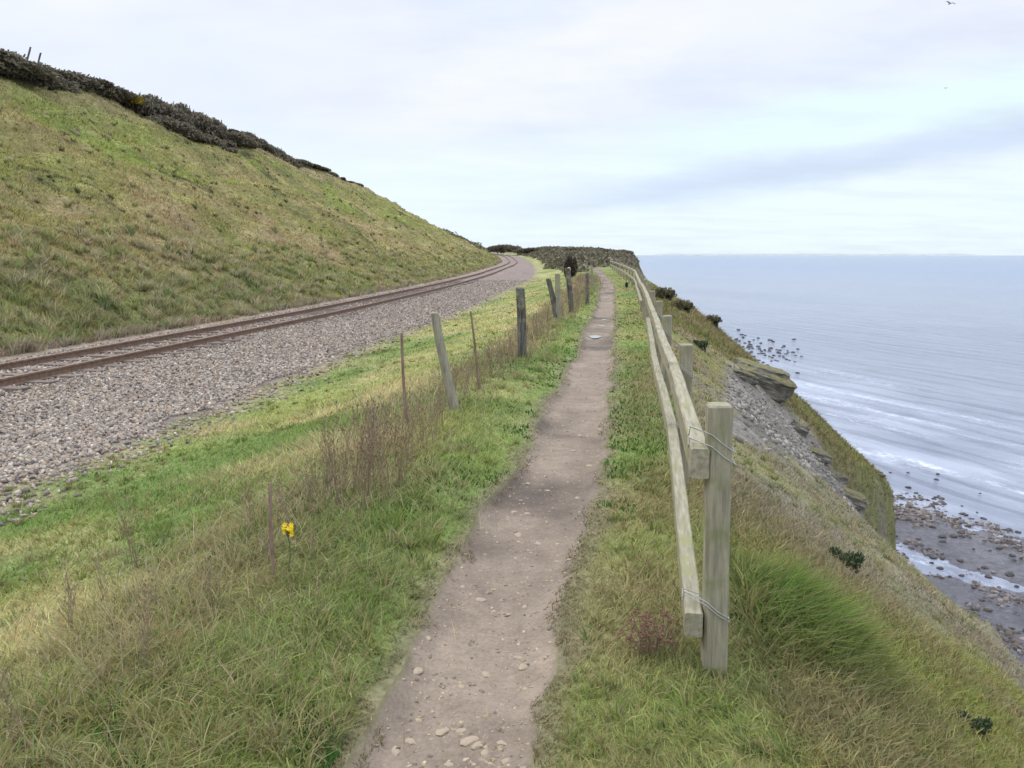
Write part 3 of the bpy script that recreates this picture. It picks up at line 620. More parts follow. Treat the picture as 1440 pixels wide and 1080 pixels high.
tufts('tussock_grass', x, y, hh, hh*rs.uniform(.7, 1.6, nn), 26, .0028+.0009*r, gcol(x, y)*.6+tint*.6, 32)
x, y, r, rs = polar(9000, 14, 150, R(-42), R(0), 33)
xfoot = XFOOT(y); f = (xfoot-x)/np.maximum(xfoot-XRD(y), 2); k = (f > -.01) & (f < 1) & (rs.rand(len(x)) < np.where(f < .22, .95, .30)); x, y, r, f = x[k], y[k], r[k], f[k]; nn = len(x)
tint = np.array([(.36,.34,.23),(.26,.29,.14),(.22,.28,.10),(.44,.37,.25),(.13,.17,.09)])[rs.choice(5, nn, p=[.34,.24,.18,.16,.08])]
dk = (f > .3) & (fbm(x*.7, y*.5, .42, 122, 4) > .08) & (rs.rand(nn) < .75); tint[dk] = (.055,.062,.04)
hh = rs.uniform(.16, .40, nn)*np.where(f < .22, 1, .7)
tufts('hill_tussocks', x, y, hh, hh*rs.uniform(.6, 1.1, nn), 40, .006+.0009*r, gcol(x, y)*.45+tint*.75, 34)
# clover and small broad leaves along the path
x, y, r, rs = polar(90000, 1.8, 30, R(-30), R(24), 4)
pl, pr, xf = PL(y), PR(y), XF(y); n4 = fbm(x, y, .6, 170, 4); n6 = fbm(x, y, 2.2, 171, 3)
k = (((x < pl-.03) & (x > pl-1.3)) | ((x > pr+.03) & (x < xf+.2))) & (n4+.6*n6 > .05)
x, y, r = x[k], y[k], r[k]; nn = len(x); z = G(x, y)
H = rs.uniform(.015, .05, nn); W = (.010+.001*r)*rs.uniform(.6, 1.4, nn); la = rs.rand(nn)*6.3; lm = W*1.2
c = vary(np.tile(np.array((.065,.150,.032)), (nn, 1)), rs, .3, .02)
o = blades('clover', np.stack([x, y, z], -1), H, W, np.stack([np.cos(la)*lm, np.sin(la)*lm], -1), c, 14); tag(o, kind='stuff')
# ------------------------------------------------------------------ ballast stones
x, y, r, rs = polar(190000, 5.2, 70, R(-42), R(3), 6)
xbr = X_BR(y); n2 = fbm(x, y, 1.3, 102, 4); xl = XL(y)
k = (x < xbr+.25*n2) & (x > xl-.1); k |= (x < xbr+1.0) & (x > xbr) & (rs.rand(len(x)) < .28*np.exp(-(x-xbr)*2.2))
x, y, r = x[k], y[k], r[k]; q_ = (y+(x-X_RAIL(y)+.7)*.13-3)/.68; q_ = np.abs(q_-np.round(q_))*.68; u_ = x-X_RAIL(y); k = ~((q_ < .125) & (u_ > -1.9) & (u_ < .5) & (rs.rand(len(x)) < .45)); x, y, r = x[k], y[k], r[k]; nn = len(x); S = rs.uniform(.016, .033, nn)*(1+.013*r); z = G(x, y)+S*.3
pal = np.array([(.33,.275,.225),(.30,.245,.20),(.255,.225,.195),(.17,.152,.135),(.43,.38,.32),(.33,.24,.165),(.11,.097,.083)])
c = pal[rs.choice(7, nn, p=[.24,.22,.2,.1,.12,.07,.05])]*(1+.15*rs.randn(nn, 1)).clip(.5, 1.4)
o = scatter_rocks('ballast_stones', np.stack([x, y, z], -1), S, c, 7, M_STONE); tag(o, kind='stuff')
# sparse grit + stones bedded in the path
x, y, r, rs = polar(30000, 1.9, 34, R(-22), R(13), 8)
pl, pr = PL(y), PR(y); n6 = fbm(x, y, 1.4, 180, 3)
k = (x > pl+.02) & (x < pr-.02) & (rs.rand(len(x)) < .45+.5*sst(y, 4, 7)+.6*n6); x, y, r = x[k], y[k], r[k]; nn = len(x)
S = (.004+.012*rs.rand(nn)**2.5)*(1+.05*r); z = G(x, y)-S*.25
pal = np.array([(.33,.255,.17),(.27,.215,.155),(.38,.31,.225),(.16,.13,.10)]); c = pal[rs.choice(4, nn, p=[.35,.3,.15,.2])]*(1+.12*rs.randn(nn, 1))
o = scatter_rocks('path_grit', np.stack([x, y, z], -1), S, c.clip(.05, .7), 9, M_STONE, .3); tag(o, kind='stuff')
# rubble on the scar
x, y, r, rs = polar(42000, 7, 24, R(5), R(30), 10)
d = x-XF(y); k = (d > .5) & (d < DE(y)+.2) & (y < 20.2) & (rs.rand(len(x)) < sst(y, 9, 13)*.9+.04); x, y, r, d = x[k], y[k], r[k], d[k]; k = rs.rand(len(x)) < SCARM(x, y, d, fbm(x, y, 1.3, 102, 4))*.9+.03; x, y, r = x[k], y[k], r[k]; nn = len(x)
S = .010+.055*rs.rand(nn)**4; z = G(x, y)+S*.1; c = np.array((.25,.228,.20))*(.5+.9*rs.rand(nn, 1))
o = scatter_rocks('scar_rubble', np.stack([x, y, z], -1), S, c, 11, M_STONE); tag(o, kind='stuff')
# individual pale stones set in the path
smesh = []
for s in range(4):
    me = rock_mesh('path_stone', 40+s, (1,.7,.28), 2, .2); smesh.append(me)
M_PST = noise_mat('pale_path_stone', (.27,.215,.155), (.40,.325,.235), 25, (1,1,1), .85, .4, .004)
for me in smesh: me.materials.append(M_PST)
spx = [(676,843,9),(735,938,11),(729,925,8),(683,949,10),(648,965,8),(586,944,12),(621,1030,14),(577,1043,11),(555,1056,14),(661,1042,16),(672,1048,12),(648,1027,10),(681,1058,9),(729,752,8),(723,720,7),(741,722,6),(756,764,8),(784,790,6),(800,787,5),(650,825,6),(738,853,6),(602,897,7),(705,1045,10),(710,1070,9),(633,1075,9),(812,700,5),(770,690,5),(830,655,7),(846,604,6),(815,612,5),(806,634,5),(742,680,5)]
for k, (px, py, s) in enumerate(spx):
    h = hit(px, py); t = h.y; r_ = s/1120*t*1.05
    o = link('path_stone', smesh[k % 4]); o.location = h+Vector((0, 0, -r_*.02)); o.scale = (r_,)*3; o.rotation_euler = (0, 0, rnd.random()*6)
    tag(o, 'pale buff flat stone bedded in the bare dirt of the footpath', 'stone', 'pale stones bedded in the footpath')
# puddles
def puddle(px, py, wx, wy, label):
    h = hit(px, py); me = bpy.data.meshes.new('puddle'); n = 28
    V = [(0, 0, 0)]+[((wx*(1+.25*math.sin(3*a+px)+.1*math.sin(7*a))*math.cos(a)), wy*(1+.2*math.sin(2*a+px))*math.sin(a), 0) for a in [2*math.pi*i/n for i in range(n)]]
    me.from_pydata(V, [], [(0, 1+i, 1+(i+1) % n) for i in range(n)]); o = link('puddle', me, M_PUD)
    zz = max(float(G(h.x+a, h.y+b)) for a in (-wx*.5, 0, wx*.5) for b in (-wy*.5, 0, wy*.5))
    o.location = (h.x, h.y, zz+.006); o['kind'] = 'structure'
puddle(836, 474, .13, .30, ''); puddle(846, 459, .10, .12, ''); puddle(849, 450, .07, .14, '')
# ------------------------------------------------------------------ railway
def sweep(path, sect, cap=True, up=Vector((0, 0, 1)), jit=None):
    V = []; F = []; n = len(sect)
    for i, p in enumerate(path):
        a = path[max(i-1, 0)]; b = path[min(i+1, len(path)-1)]; t = (b-a).normalized()
        s = t.cross(up).normalized(); u = s.cross(t).normalized()
        for (x_, y_) in sect: 
            q = p+s*x_+u*y_
            if jit: q = q+jit(i)
            V.append(q)
    for i in range(len(path)-1):
        for k in range(n):
            F.append((i*n+k, i*n+(k+1) % n, (i+1)*n+(k+1) % n, (i+1)*n+k))
    if cap: F.append(tuple(range(n-1, -1, -1))); F.append(tuple((len(path)-1)*n+k for k in range(n)))
    return V, F
def mesh_of(name, V, F, smooth=False):
    me = bpy.data.meshes.new(name); me.from_pydata([tuple(v) for v in V], [], F); me.validate()
    if smooth:
        for p in me.polygons: p.use_smooth = True
    return me
tr = thing('railway_track', (float(X_RAIL(20)), 20, float(Z_RAIL(20))-.16), 'single rusty railway track on pinkish ballast curving below the grassy hillside', 'railway track')
o0 = tr.location.copy()
rail_sec = [(-.07,-.16),(.07,-.16),(.07,-.148),(.012,-.135),(.012,-.045),(.036,-.035),(.036,-.004),(.030,0),(-.030,0),(-.036,-.004),(-.036,-.035),(-.012,-.045),(-.012,-.135),(-.07,-.148)]
yy = np.concatenate([np.arange(-6, 60, 1.2), np.arange(60, 300, 3)])
for off in (0, -1.435):
    pts = []
    for q in yy:
        dx = float(X_RAIL(q+.5)-X_RAIL(q-.5)); nrm = Vector((1, -dx, 0)).normalized()
        pts.append(Vector((float(X_RAIL(q)), q, float(Z_RAIL(q))))+nrm*off-o0)
    V, F = sweep(pts, rail_sec); link('rail', mesh_of('rail', V, F), M_RUST, tr)
sl = None
for k in range(95):
    q = 3+.68*k; dx = float(X_RAIL(q+.5)-X_RAIL(q-.5)); ang = math.atan2(-dx, 1)
    if sl is None:
        V = []; F = []
        for sx, sy, szz in [(-1,-1,0),(1,-1,0),(1,1,0),(-1,1,0),(-1,-.85,1),(1,-.85,1),(1,.85,1),(-1,.85,1)]: V.append((sx*1.25, sy*.125, -.12+szz*.12))
        F = [(0,1,2,3)[::-1],(4,5,6,7),(0,1,5,4),(1,2,6,5),(2,3,7,6),(3,0,4,7)]; sl = mesh_of('sleeper', V, F); sl.materials.append(M_SLEEP)
    o = link('sleeper', sl, None, tr); nrm = Vector((1, -dx, 0)).normalized()
    o.location = Vector((float(X_RAIL(q)), q, float(Z_RAIL(q))-.128))-nrm*.7175-o0; o.rotation_euler = (0, 0, ang)
# ------------------------------------------------------------------ right-hand timber fence
def beam(pts, w, h, seed, amp=.006, nsub=8, bev=.006):
    r2 = random.Random(seed); P = []
    for a, b in zip(pts[:-1], pts[1:]):
        for k in range(nsub): P.append(a.lerp(b, k/nsub))
    P.append(pts[-1])
    sec = [(-w/2+bev,-h/2),(w/2-bev,-h/2),(w/2,-h/2+bev),(w/2,h/2-bev),(w/2-bev,h/2),(-w/2+bev,h/2),(-w/2,h/2-bev),(-w/2,-h/2+bev)]
    js = [Vector((r2.uniform(-1,1), r2.uniform(-1,1), r2.uniform(-1,1)))*amp for _ in P]
    return sweep(P, sec, jit=lambda i: js[i])
def post_mesh(name, h, w, seed, round_=False, taper=.0, lean=(0,0), split=0, nseg=7, below=.25):
    r2 = random.Random(seed); n = 12 if round_ else 8; V = []; F = []; b = w*.12
    if round_: sec = [(math.cos(2*math.pi*i/n)*w/2, math.sin(2*math.pi*i/n)*w/2) for i in range(n)]
    else: q = w/2; sec = [(-q+b,-q),(q-b,-q),(q,-q+b),(q,q-b),(q-b,q),(-q+b,q),(-q,q-b),(-q,-q+b)]
    zs = [-below]+[h*i/nseg for i in range(nseg)]+[h-b*.7, h]
    ph = [r2.uniform(0, 6) for _ in range(4)]; kn = [r2.uniform(-.06, .06) for _ in range(n)]
    for i, z_ in enumerate(zs):
        tt = max(z_, 0)/h; s = 1-taper*tt; last = i == len(zs)-1
        if last: s *= .86
        for j, (x_, y_) in enumerate(sec):
            wob = 1+kn[j]+.03*math.sin(5*tt+ph[j % 4])+(.02*r2.uniform(-1, 1))
            dz = (r2.uniform(-.5, .3)*split if i >= len(zs)-2 else 0)
            V.append((x_*s*wob+lean[0]*tt+(.012 if round_ else .003)*math.sin(3*tt+ph[0]), y_*s*wob+lean[1]*tt, z_+dz))
    for i in range(len(zs)-1):
        for k in range(n): F.append((i*n+k, i*n+(k+1) % n, (i+1)*n+(k+1) % n, (i+1)*n+k))
    F.append(tuple((len(zs)-1)*n+k for k in range(n)))
    return mesh_of(name, V, F)
fy = [2.96,5.5,8.0,10.5,13.6,16.8,20,23.2,26.5,30,33.5,37,41,45,49.5,54,59,64,70,76,82,88]
FX = [float(XF(q)) for q in fy]
tops = [1.09,1.03,1.04,1.04,1.03,1.05,1.02,1.05,1.0]+[1.02]*13
top_h = [.87,.83,.85,.85,.86,.86,.87,.86,.88,.88,.87]+[.88]*11
low_h = [.225,.40,.42,.43,.53,.50,.46,.48,.50,.50,.50]+[.5]*11
fence = thing('wooden_fence', (FX[0], fy[0], 0), 'weathered grey-green post and rail fence along the cliff side of the footpath', 'fence')
fo = fence.location.copy()
TW = .068
def tang(i):
    a = max(i-1, 0); b = min(i+1, len(fy)-1); return Vector((FX[b]-FX[a], fy[b]-fy[a], 0)).normalized()
for i, q in enumerate(fy):
    gz = float(G(FX[i], q)); t = tang(i)
    me = post_mesh('post', tops[i]-gz, .090, 60+i, nseg=6)
    o = link('post', me, M_POST, fence); o.location = Vector((FX[i], q, gz))-fo
    o.rotation_euler = (rnd.uniform(-.015, .015)*(i > 0), rnd.uniform(-.02, .02) if i else -.014, math.atan2(-t.x, t.y)+rnd.uniform(-.06, .06) if i else -.05)
def railpt(i, hs, extra=0.0, out=0):
    t = tang(i); nrm = Vector((t.y, -t.x, 0)); return Vector((FX[i], fy[i], hs[i]))-nrm*(.045+TW/2+.004+out)+t*extra-fo
def rails(hs, starts, H_, seed):
    for k, (a, b) in enumerate(starts):
        pts = [railpt(i, hs, (-.07 if i == a and a == 0 else 0)) for i in range(a, b+1)]
        if a: pts[0] = pts[0]+Vector((0, 0, -.012))
        # gentle sag between posts
        P = []
        for p, q in zip(pts[:-1], pts[1:]):
            P.append(p); 
            sag = Vector((rnd.uniform(-.010, .012), 0, rnd.uniform(-.018, .006))); P.append(p.lerp(q, .5)+sag)
        P.append(pts[-1]); V, F = beam(P, TW, H_, seed+k, .002, 5)
        link('rail', mesh_of('rail', V, F), M_RAILW, fence)
rails(top_h, [(0,2),(2,4),(4,6),(6,8),(8,10),(10,12),(12,14),(14,16),(16,18),(18,21)], .115, 100)
rails(low_h, [(0,2),(2,4),(6,8),(8,10),(10,12),(12,14),(14,16),(16,18),(18,21)], .10, 200)
def tube(pts, r, n=6, closed=False):
    V = []; F = []; m = len(pts)
    for i, p in enumerate(pts):
        a = pts[max(i-1, 0)] if not closed else pts[i-1]; b = pts[min(i+1, m-1)] if not closed else pts[(i+1) % m]
        t = (b-a).normalized(); s = t.cross(Vector((0, 0, 1)))
        if s.length < 1e-3: s = Vector((1, 0, 0))
        s.normalize(); u = s.cross(t); rr = r(i) if callable(r) else r
        for k in range(n): an = 2*math.pi*k/n; V.append(p+s*math.cos(an)*rr+u*math.sin(an)*rr)
    for i in range(m if closed else m-1):
        j = (i+1) % m
        for k in range(n): F.append((i*n+k, i*n+(k+1) % n, j*n+(k+1) % n, j*n+k))
    return V, F
def merge(parts):
    V = []; F = []
    for v, f in parts:
        b = len(V); V += list(v); F += [tuple(b+i for i in q) for q in f]
    return V, F
def tie(i, zc, kind):
    """wire lashed around the post and the rail"""
    t = tang(i) if i else Vector((.05, 1, 0)).normalized(); nrm = Vector((t.y, -t.x, 0)); c = Vector((FX[i], fy[i], 0))-fo; e = .045+.002
    out = []
    for dz in (0, .045 if kind else .014):
        rl = -(.045+TW+.010); pts = []
        for (a, b, z_) in [(rl,-e*.2,zc+.06),(-e,-e*1.05,zc+.035),(0,-e*1.1,zc-.005),(e,-e*1.02,zc-.035),(e*1.03,0,zc-.038),(e,e,zc-.03),(-e,e,zc+.02),(rl,e*.8,zc+.05),(rl-.002,e*.2,zc+.02)]:
            pts.append(c+nrm*a+t*b+Vector((0, 0, z_+dz)))
        out.append(tube(pts, .0021, 5, True))
    V, F = merge(out); link('wire_tie', mesh_of('wire_tie', V, F, True), M_WIRE, fence)
tie(0, .90, 1); tie(0, .27, 0); tie(1, .84, 0); tie(1, .42, 0); tie(2, .85, 0); tie(3, .85, 0)
# black bundle on the lower rail far along
me = rock_mesh('black_rag', 77, (.07,.05,.13), 2, .6); o = link('black_rag', me, M_BLACK)
p = at(881, 401, 32); o.location = p; tag(o, 'small black rag caught under the lower rail far along the cliff fence', 'rag')
# ------------------------------------------------------------------ left-hand old posts and sticks
def lpost(name, bx, by, tx, ty, w, label, mat, seed, split=.03, taper=.15, round_=True, group=None):
    b = hit(bx, by); d = ray(tx, ty); t = b.y/d.y; T = Vector((d.x*t, b.y, EYE+d.z*t))
    me = post_mesh(name, T.z-b.z, w, seed, round_, taper, (T.x-b.x, rnd.uniform(-.05, .05)), split)
    o = link(name, me, mat); o.location = b; tag(o, label, name.replace('_', ' ').split()[-1] if name != 'fence_post' else 'post', group); return o
lpost('fence_post', 638, 577, 612, 440, .115, 'pale round weathered post leaning left among grass beside the railway ballast', M_PALE, 301, .0, .25)
lpost('fence_post', 735, 502, 731, 405, .145, 'thick dark grey split post with black cracks left of the path', M_OLD, 302, .05, .08)
lpost('fence_post', 783, 450, 771, 392, .13, 'grey post with pale cap tilting towards its taller neighbour', M_OLD, 303, .03, .1)
lpost('fence_post', 785, 450, 784, 385, .13, 'tall flat-faced grey post crossing the tilted one at its foot', M_PALE, 304, .03, .05, False)
o = lpost('fence_post', 803, 440, 799, 377, .15, 'grey post with broken orange timber top left of the path', M_OLD, 305, .05, .1)
lpost('fence_post', 826, 428, 826, 384, .12, 'slim grey post in dry stems just before the path narrows', M_OLD, 306, .03, .1)
lpost('fence_post', 833, 405, 832, 374, .12, 'farthest slim pale post on the left of the path', M_PALE, 307, .03, .1)
lpost('stick', 574, 605, 565, 468, .032, 'thin upright brown stick with pale tip left of the leaning pale post', M_STICK, 310, .0, .3)
lpost('stick', 676, 548, 660, 438, .036, 'thin crooked brown stick right of the leaning pale post', M_STICK, 311, .0, .45)
lpost('stick', 389, 818, 374, 682, .019, 'short brown stick beside the yellow ragwort flower', M_STICK, 312, .0, .2)
# orange broken cap piece of the post (own part)
cap = link('broken_top', rock_mesh('broken_top', 78, (.08,.07,.085), 2, .5), M_ORANGE, o); d = ray(799, 379); t = o.location.y/d.y
cap.location = Vector((d.x*t, o.location.y, EYE+d.z*t))-o.location; cap['label'] = 'orange splintered top'
# ------------------------------------------------------------------ dry weeds
def weed_protos():
    out = []
    for s in range(4):
        r2 = random.Random(500+s); parts = []; heads = []
        for k in range(r2.randint(5, 9)):
            h = r2.uniform(.55, 1.0); la = r2.uniform(0, 6.3); lm = r2.uniform(.05, .28)
            p0 = Vector((r2.uniform(-.05, .05), r2.uniform(-.05, .05), 0)); pts = []
            for j in range(6):
                t = j/5; pts.append(p0+Vector((math.cos(la)*lm*t*t+.01*math.sin(9*t+k), math.sin(la)*lm*t*t, h*t)))
            parts.append(tube(pts, lambda i: .0042-.0005*i, 4))
            for b in range(r2.randint(4, 8)):
                t = r2.uniform(.4, 1); i0 = min(int(t*5), 4); p = pts[i0].lerp(pts[i0+1], t*5-i0); a = r2.uniform(0, 6.3); bl = r2.uniform(.06, .2)
                q = p+Vector((math.cos(a)*bl*.6, math.sin(a)*bl*.6, bl)); parts.append(tube([p, p.lerp(q, .5)+Vector((0, 0, -.01)), q], .0022, 4)); heads.append(q)
            heads.append(pts[-1])
        for q in heads:
            r_ = r2.uniform(.006, .013); o6 = [Vector((r_, 0, 0)), Vector((0, r_, 0)), Vector((-r_, 0, 0)), Vector((0, -r_, 0)), Vector((0, 0, r_*1.5)), Vector((0, 0, -r_*1.2))]
            parts.append(([q+v for v in o6], [(0,1,4),(1,2,4),(2,3,4),(3,0,4),(1,0,5),(2,1,5),(3,2,5),(0,3,5)]))
        V, F = merge(parts); m = mesh_of('dead_weed', V, F); m.materials.append(M_DRY); m.materials.append(M_SEED)
        for p in m.polygons:
            if len(p.vertices) == 3: p.material_index = 1
        out.append(m)
    return out
WP = weed_protos()
weeds = [(190,800,.5),(205,950,.42),(385,810,.3),(440,790,.3),(100,900,.38),(30,1050,.5),(480,720,.75),(500,700,.8),(520,705,.85),(545,700,.8),(560,690,.75),(575,665,.7),(465,700,.6),(505,735,.6),(440,730,.5),(595,640,.6),(610,620,.55),(655,560,.5),(690,530,.6),(705,520,.6),(720,505,.5),(620,600,.5),(755,480,.6),(765,470,.6),(300,860,.3),(150,850,.32),(640,560,.5),(790,445,.6),(812,440,.9),(818,430,1.0),(808,447,.8),(540,665,.7),(520,670,.65),(410,760,.45),(350,745,.45)]
for k, (px, py, hs) in enumerate(weeds):
    h = hit(px, py); s = hs*.8
    lab = ('reddish brown dead weed in the tall clump left of the path' if 430 < px < 625 and py < 760 else
           'brown dead weed among rough grass at the lower left of the photo' if px <= 430 else 'brown dead weed along the old post line by the path')
    o = link('dead_weed', WP[k % 4]); o.location = h; o.rotation_euler = (rnd.uniform(-.12, .12), rnd.uniform(-.12, .12), rnd.random()*6.3)
    tag(o, lab, 'plant', 'clump of tall dead weeds' if 430 < px < 625 and py < 760 else 'dead weeds at lower left' if px <= 430 else 'dead weeds along the post line')
    o.scale = (s, s, s*rnd.uniform(.9, 1.15))
# twiggy low haze of dead stems along the post line
def twigs(name, pts, n, hgt, spread, cols, seed, wid=.002, lean=.7):
    rs = np.random.RandomState(seed); i = rs.randint(0, len(pts), n); P = np.array(pts)[i]
    x = P[:, 0]+rs.randn(n)*spread*P[:, 2]; y = P[:, 1]+rs.randn(n)*spread*1.6*P[:, 2]; z = G(x, y)
    H = rs.uniform(.25, 1, n)*hgt*P[:, 3]; W = wid*(1+.22*y); la = rs.rand(n)*6.3; lm = H*rs.uniform(.1, lean, n)
    c = np.array(cols)[rs.randint(0, len(cols), n)]*(1+.25*rs.randn(n, 1)).clip(.4, 1.6)
    o = blades(name, np.stack([x, y, z], -1), H, W, np.stack([np.cos(la)*lm, np.sin(la)*lm], -1), c, seed+1); tag(o, kind='stuff')
pts = []
for q in np.arange(2.2, 60, .22):
    wgt = 1.0 if 4.6 < q < 8 else .55
    pts.append((float(XLF(q))-.12, q, .9+.02*q, wgt*(.8+.35*math.sin(q*2.1))))
for q in np.geomspace(10, 60, 40): pts.append((float(XLF(q))-.12, q, 1.0, .95))
twigs('dead_stems', pts, 17000, .36, .26, [(.24,.18,.13),(.30,.235,.16),(.38,.32,.20),(.18,.13,.10)], 700, .0016)
pts = [(float(XLF(q))-.25, q, 1.5, 1.0) for q in np.geomspace(2.0, 9, 60)]
twigs('straw_tangle', pts, 3200, .17, .28, [(.42,.35,.21),(.36,.29,.17),(.46,.41,.28)], 720, .0020, 2.4)
# reddish dead plant at foot of the near post
pts = []
for (px, py) in [(905,895),(930,905),(880,880),(950,890),(915,930),(940,940)]:
    h = hit(px, py); pts.append((h.x, h.y, .35, .5))
t = thing('withered_plant', hit(915, 925), 'withered red-brown plant at the foot of the nearest fence post', 'plant')
rs_ = random.Random(9); parts = []; heads = []
for k in range(70):
    a = rs_.uniform(0, 6.3); rr = rs_.uniform(0, .09); p = Vector((math.cos(a)*rr, math.sin(a)*rr*.8, 0)); hh = rs_.uniform(.08, .2)
    q = p+Vector((math.cos(a)*rs_.uniform(0, .09), math.sin(a)*rs_.uniform(0, .09), hh)); parts.append(tube([p, p.lerp(q, .5)+Vector((.008, 0, .008)), q], .0015, 4)); heads.append(q)
V, F = merge(parts); link('stem', mesh_of('stem', V, F), M_DRY, t)
hv = []
for q in heads:
    for j in range(3):
        r_ = rs_.uniform(.004, .009); c_ = q+Vector((rs_.uniform(-.02,.02), rs_.uniform(-.02,.02), rs_.uniform(-.015,.015)))
        hv.append(([c_+Vector(v)*r_ for v in [(1,0,0),(0,1,0),(-1,0,0),(0,-1,0),(0,0,1),(0,0,-1)]], [(0,1,4),(1,2,4),(2,3,4),(3,0,4),(1,0,5),(2,1,5),(3,2,5),(0,3,5)]))
V, F = merge(hv); link('flower_head', mesh_of('flower_head', V, F), noise_mat('dull_red_heads', (.17,.085,.06), (.26,.16,.115), 60, (1,1,1), .95, .1, .001), t)
# ragwort
h = hit(405, 810); t = thing('ragwort', h, 'ragwort plant with bright yellow flowers beside the short brown stick', 'flower')
d = ray(404, 745); tt = h.y/d.y; top = Vector((d.x*tt, h.y, EYE+d.z*tt))-h
parts = [tube([Vector((0, 0, 0)), top*.5+Vector((.015, 0, 0)), top], .004, 5)]; hv = []
for k in range(20):
    a = rnd.uniform(0, 6.3); q = top+Vector((math.cos(a)*.022, math.sin(a)*.022, rnd.uniform(-.028, .025))); parts.append(tube([top*.85, q], .0015, 4))
    V = [q]; F = []
    for j in range(10):
        b = 2*math.pi*j/10; V.append(q+Vector((math.cos(b)*(.014 if j % 2 else .007), math.sin(b)*.5*(.014 if j % 2 else .007)-.004, math.sin(b)*(.012 if j % 2 else .006))))
    for j in range(10): F.append((0, 1+j, 1+(j+1) % 10))
    hv.append((V, F))
V, F = merge(parts); link('stem', mesh_of('stem', V, F), M_STEMG, t); V, F = merge(hv); link('flower_head', mesh_of('flower_head', V, F), M_YEL, t)
# ------------------------------------------------------------------ shrubs
def shrub_meshes(seed, n, rad, leaf, palette, wind=.5):
    """leafy crown filling a wind-pruned dome + branches; unit metres"""
    rs = np.random.RandomState(seed); lob = 9
    cx = rs.uniform(-.75, .75, (lob, 1))*rad[0]; cy = rs.uniform(-.6, .6, (lob, 1))*rad[1]
    cz = (.25+.5*rs.rand(lob, 1))*rad[2]*(1-.6*np.abs(cx)/rad[0]); cr = rs.uniform(.35, .6, lob)
    i = rs.randint(0, lob, n); u = rs.randn(n, 3); u /= np.linalg.norm(u, axis=1)[:, None]; q = (rs.rand(n)**.35)[:, None]
    P = np.concatenate([cx, cy, cz], 1)[i]+u*q*cr[i][:, None]*np.array(rad)*np.array([1,1,.8]); P[:, 2] = np.abs(P[:, 2])
    a = rs.randn(n, 3); a /= np.linalg.norm(a, axis=1)[:, None]; a[:, 0] += wind; b = np.cross(a, rs.randn(n, 3)); b /= np.linalg.norm(b, axis=1)[:, None]
    s = leaf*rs.uniform(.5, 1.4, n)[:, None]
    V = np.stack([P-b*s*.35, P+b*s*.35, P+a*s+b*s*.2, P+a*s-b*s*.2], 1).reshape(-1, 3)
    F = 4*np.arange(n)[:, None]+np.array([[0,1,2,3]]); pal = np.array(palette); c = pal[rs.randint(0, len(pal), n)]*(1+.25*rs.randn(n, 1)).clip(.4, 1.7)
    m1 = npmesh('crown', V, F, np.repeat(c, 4, 0), False); m1.materials.append(M_LEAF)
    parts = []
    for k in range(lob):
        e = Vector((float(cx[k, 0]), float(cy[k, 0]), float(cz[k, 0])+rad[2]*.15)); st_ = Vector((e.x*.25, e.y*.25, -.3)); parts.append(tube([st_, st_.lerp(e, .5)+Vector((.05, 0, .05)), e], lambda i_: .06-.02*i_, 5))
    V, F = merge(parts); m2 = mesh_of('trunk', V, F, True); m2.materials.append(M_BARK); return m1, m2
SCR = [(.14,.122,.098),(.18,.155,.12),(.24,.20,.155),(.145,.142,.09)]
RS = [shrub_meshes(800+s, 15000, (3.4,2.2,1.25), .17, SCR) for s in range(3)]
def shrub(px, py_top, y, prot, sx, sy, sz, label, group=None, name='shrub', cat='shrub', sink=.2):
    d = ray(px, py_top); t = y/d.y; x_ = d.x*t; gz = float(G(x_, y)); hgt = EYE+d.z*t-gz
    o = thing(name, (x_, y, gz-sink), label, cat, group); a, b = prot; link('crown', a, None, o); link('trunk', b, None, o); return o, hgt
rl = 'dark wind-pruned shrub in the scrub band along the top of the hill'
# silhouette of the scrub on the ridge: (px, top py)
sil = [(-60,50),(0,65),(40,82),(80,97),(110,100),(150,124),(175,124),(200,130),(230,127),(255,145),(290,172),(320,180),(345,182),(370,196),(400,214),(440,232),(480,252),(520,272),(565,295)]
spx_ = np.array([s[0] for s in sil]); spy_ = np.array([s[1] for s in sil])
for k, px in enumerate(list(range(-70, 300, 17))+list(range(314, 500, 13))):
    py = float(np.interp(px, spx_, spy_)); 
    # ridge row whose ridge line projects at this column
    yg = np.linspace(40, 215, 800); pp = 720+1120*(XRD(yg)/(CP*yg-SP*(ZRD(yg)-EYE))) ; j = int(np.argmin(np.abs(pp-px))); yv = yg[j]; x_ = float(XRD(yv))+.8
    gz = float(G(x_, yv)); d = ray(px, py); hgt = EYE+d.z*yv/d.y-gz
    o = thing('shrub', (x_, yv, gz-.25), rl, 'shrub', 'scrub along the hill ridge', rnd.uniform(-.2, .2)+math.pi/2)
    s = max(.45, min(2.4, (hgt+.25)/1.62)); sc_l = (1.0 if px < 300 else .9)
    o.scale = (1.35 if px < 300 else 1.7, rnd.uniform(.7, 1.2) if px < 300 else .6, s*rnd.uniform(.90, 1.08)*(.82 if px < 140 else 1 if px < 300 else .9)); a, b = RS[k % 3]; link('crown', a, None, o); link('trunk', b, None, o)
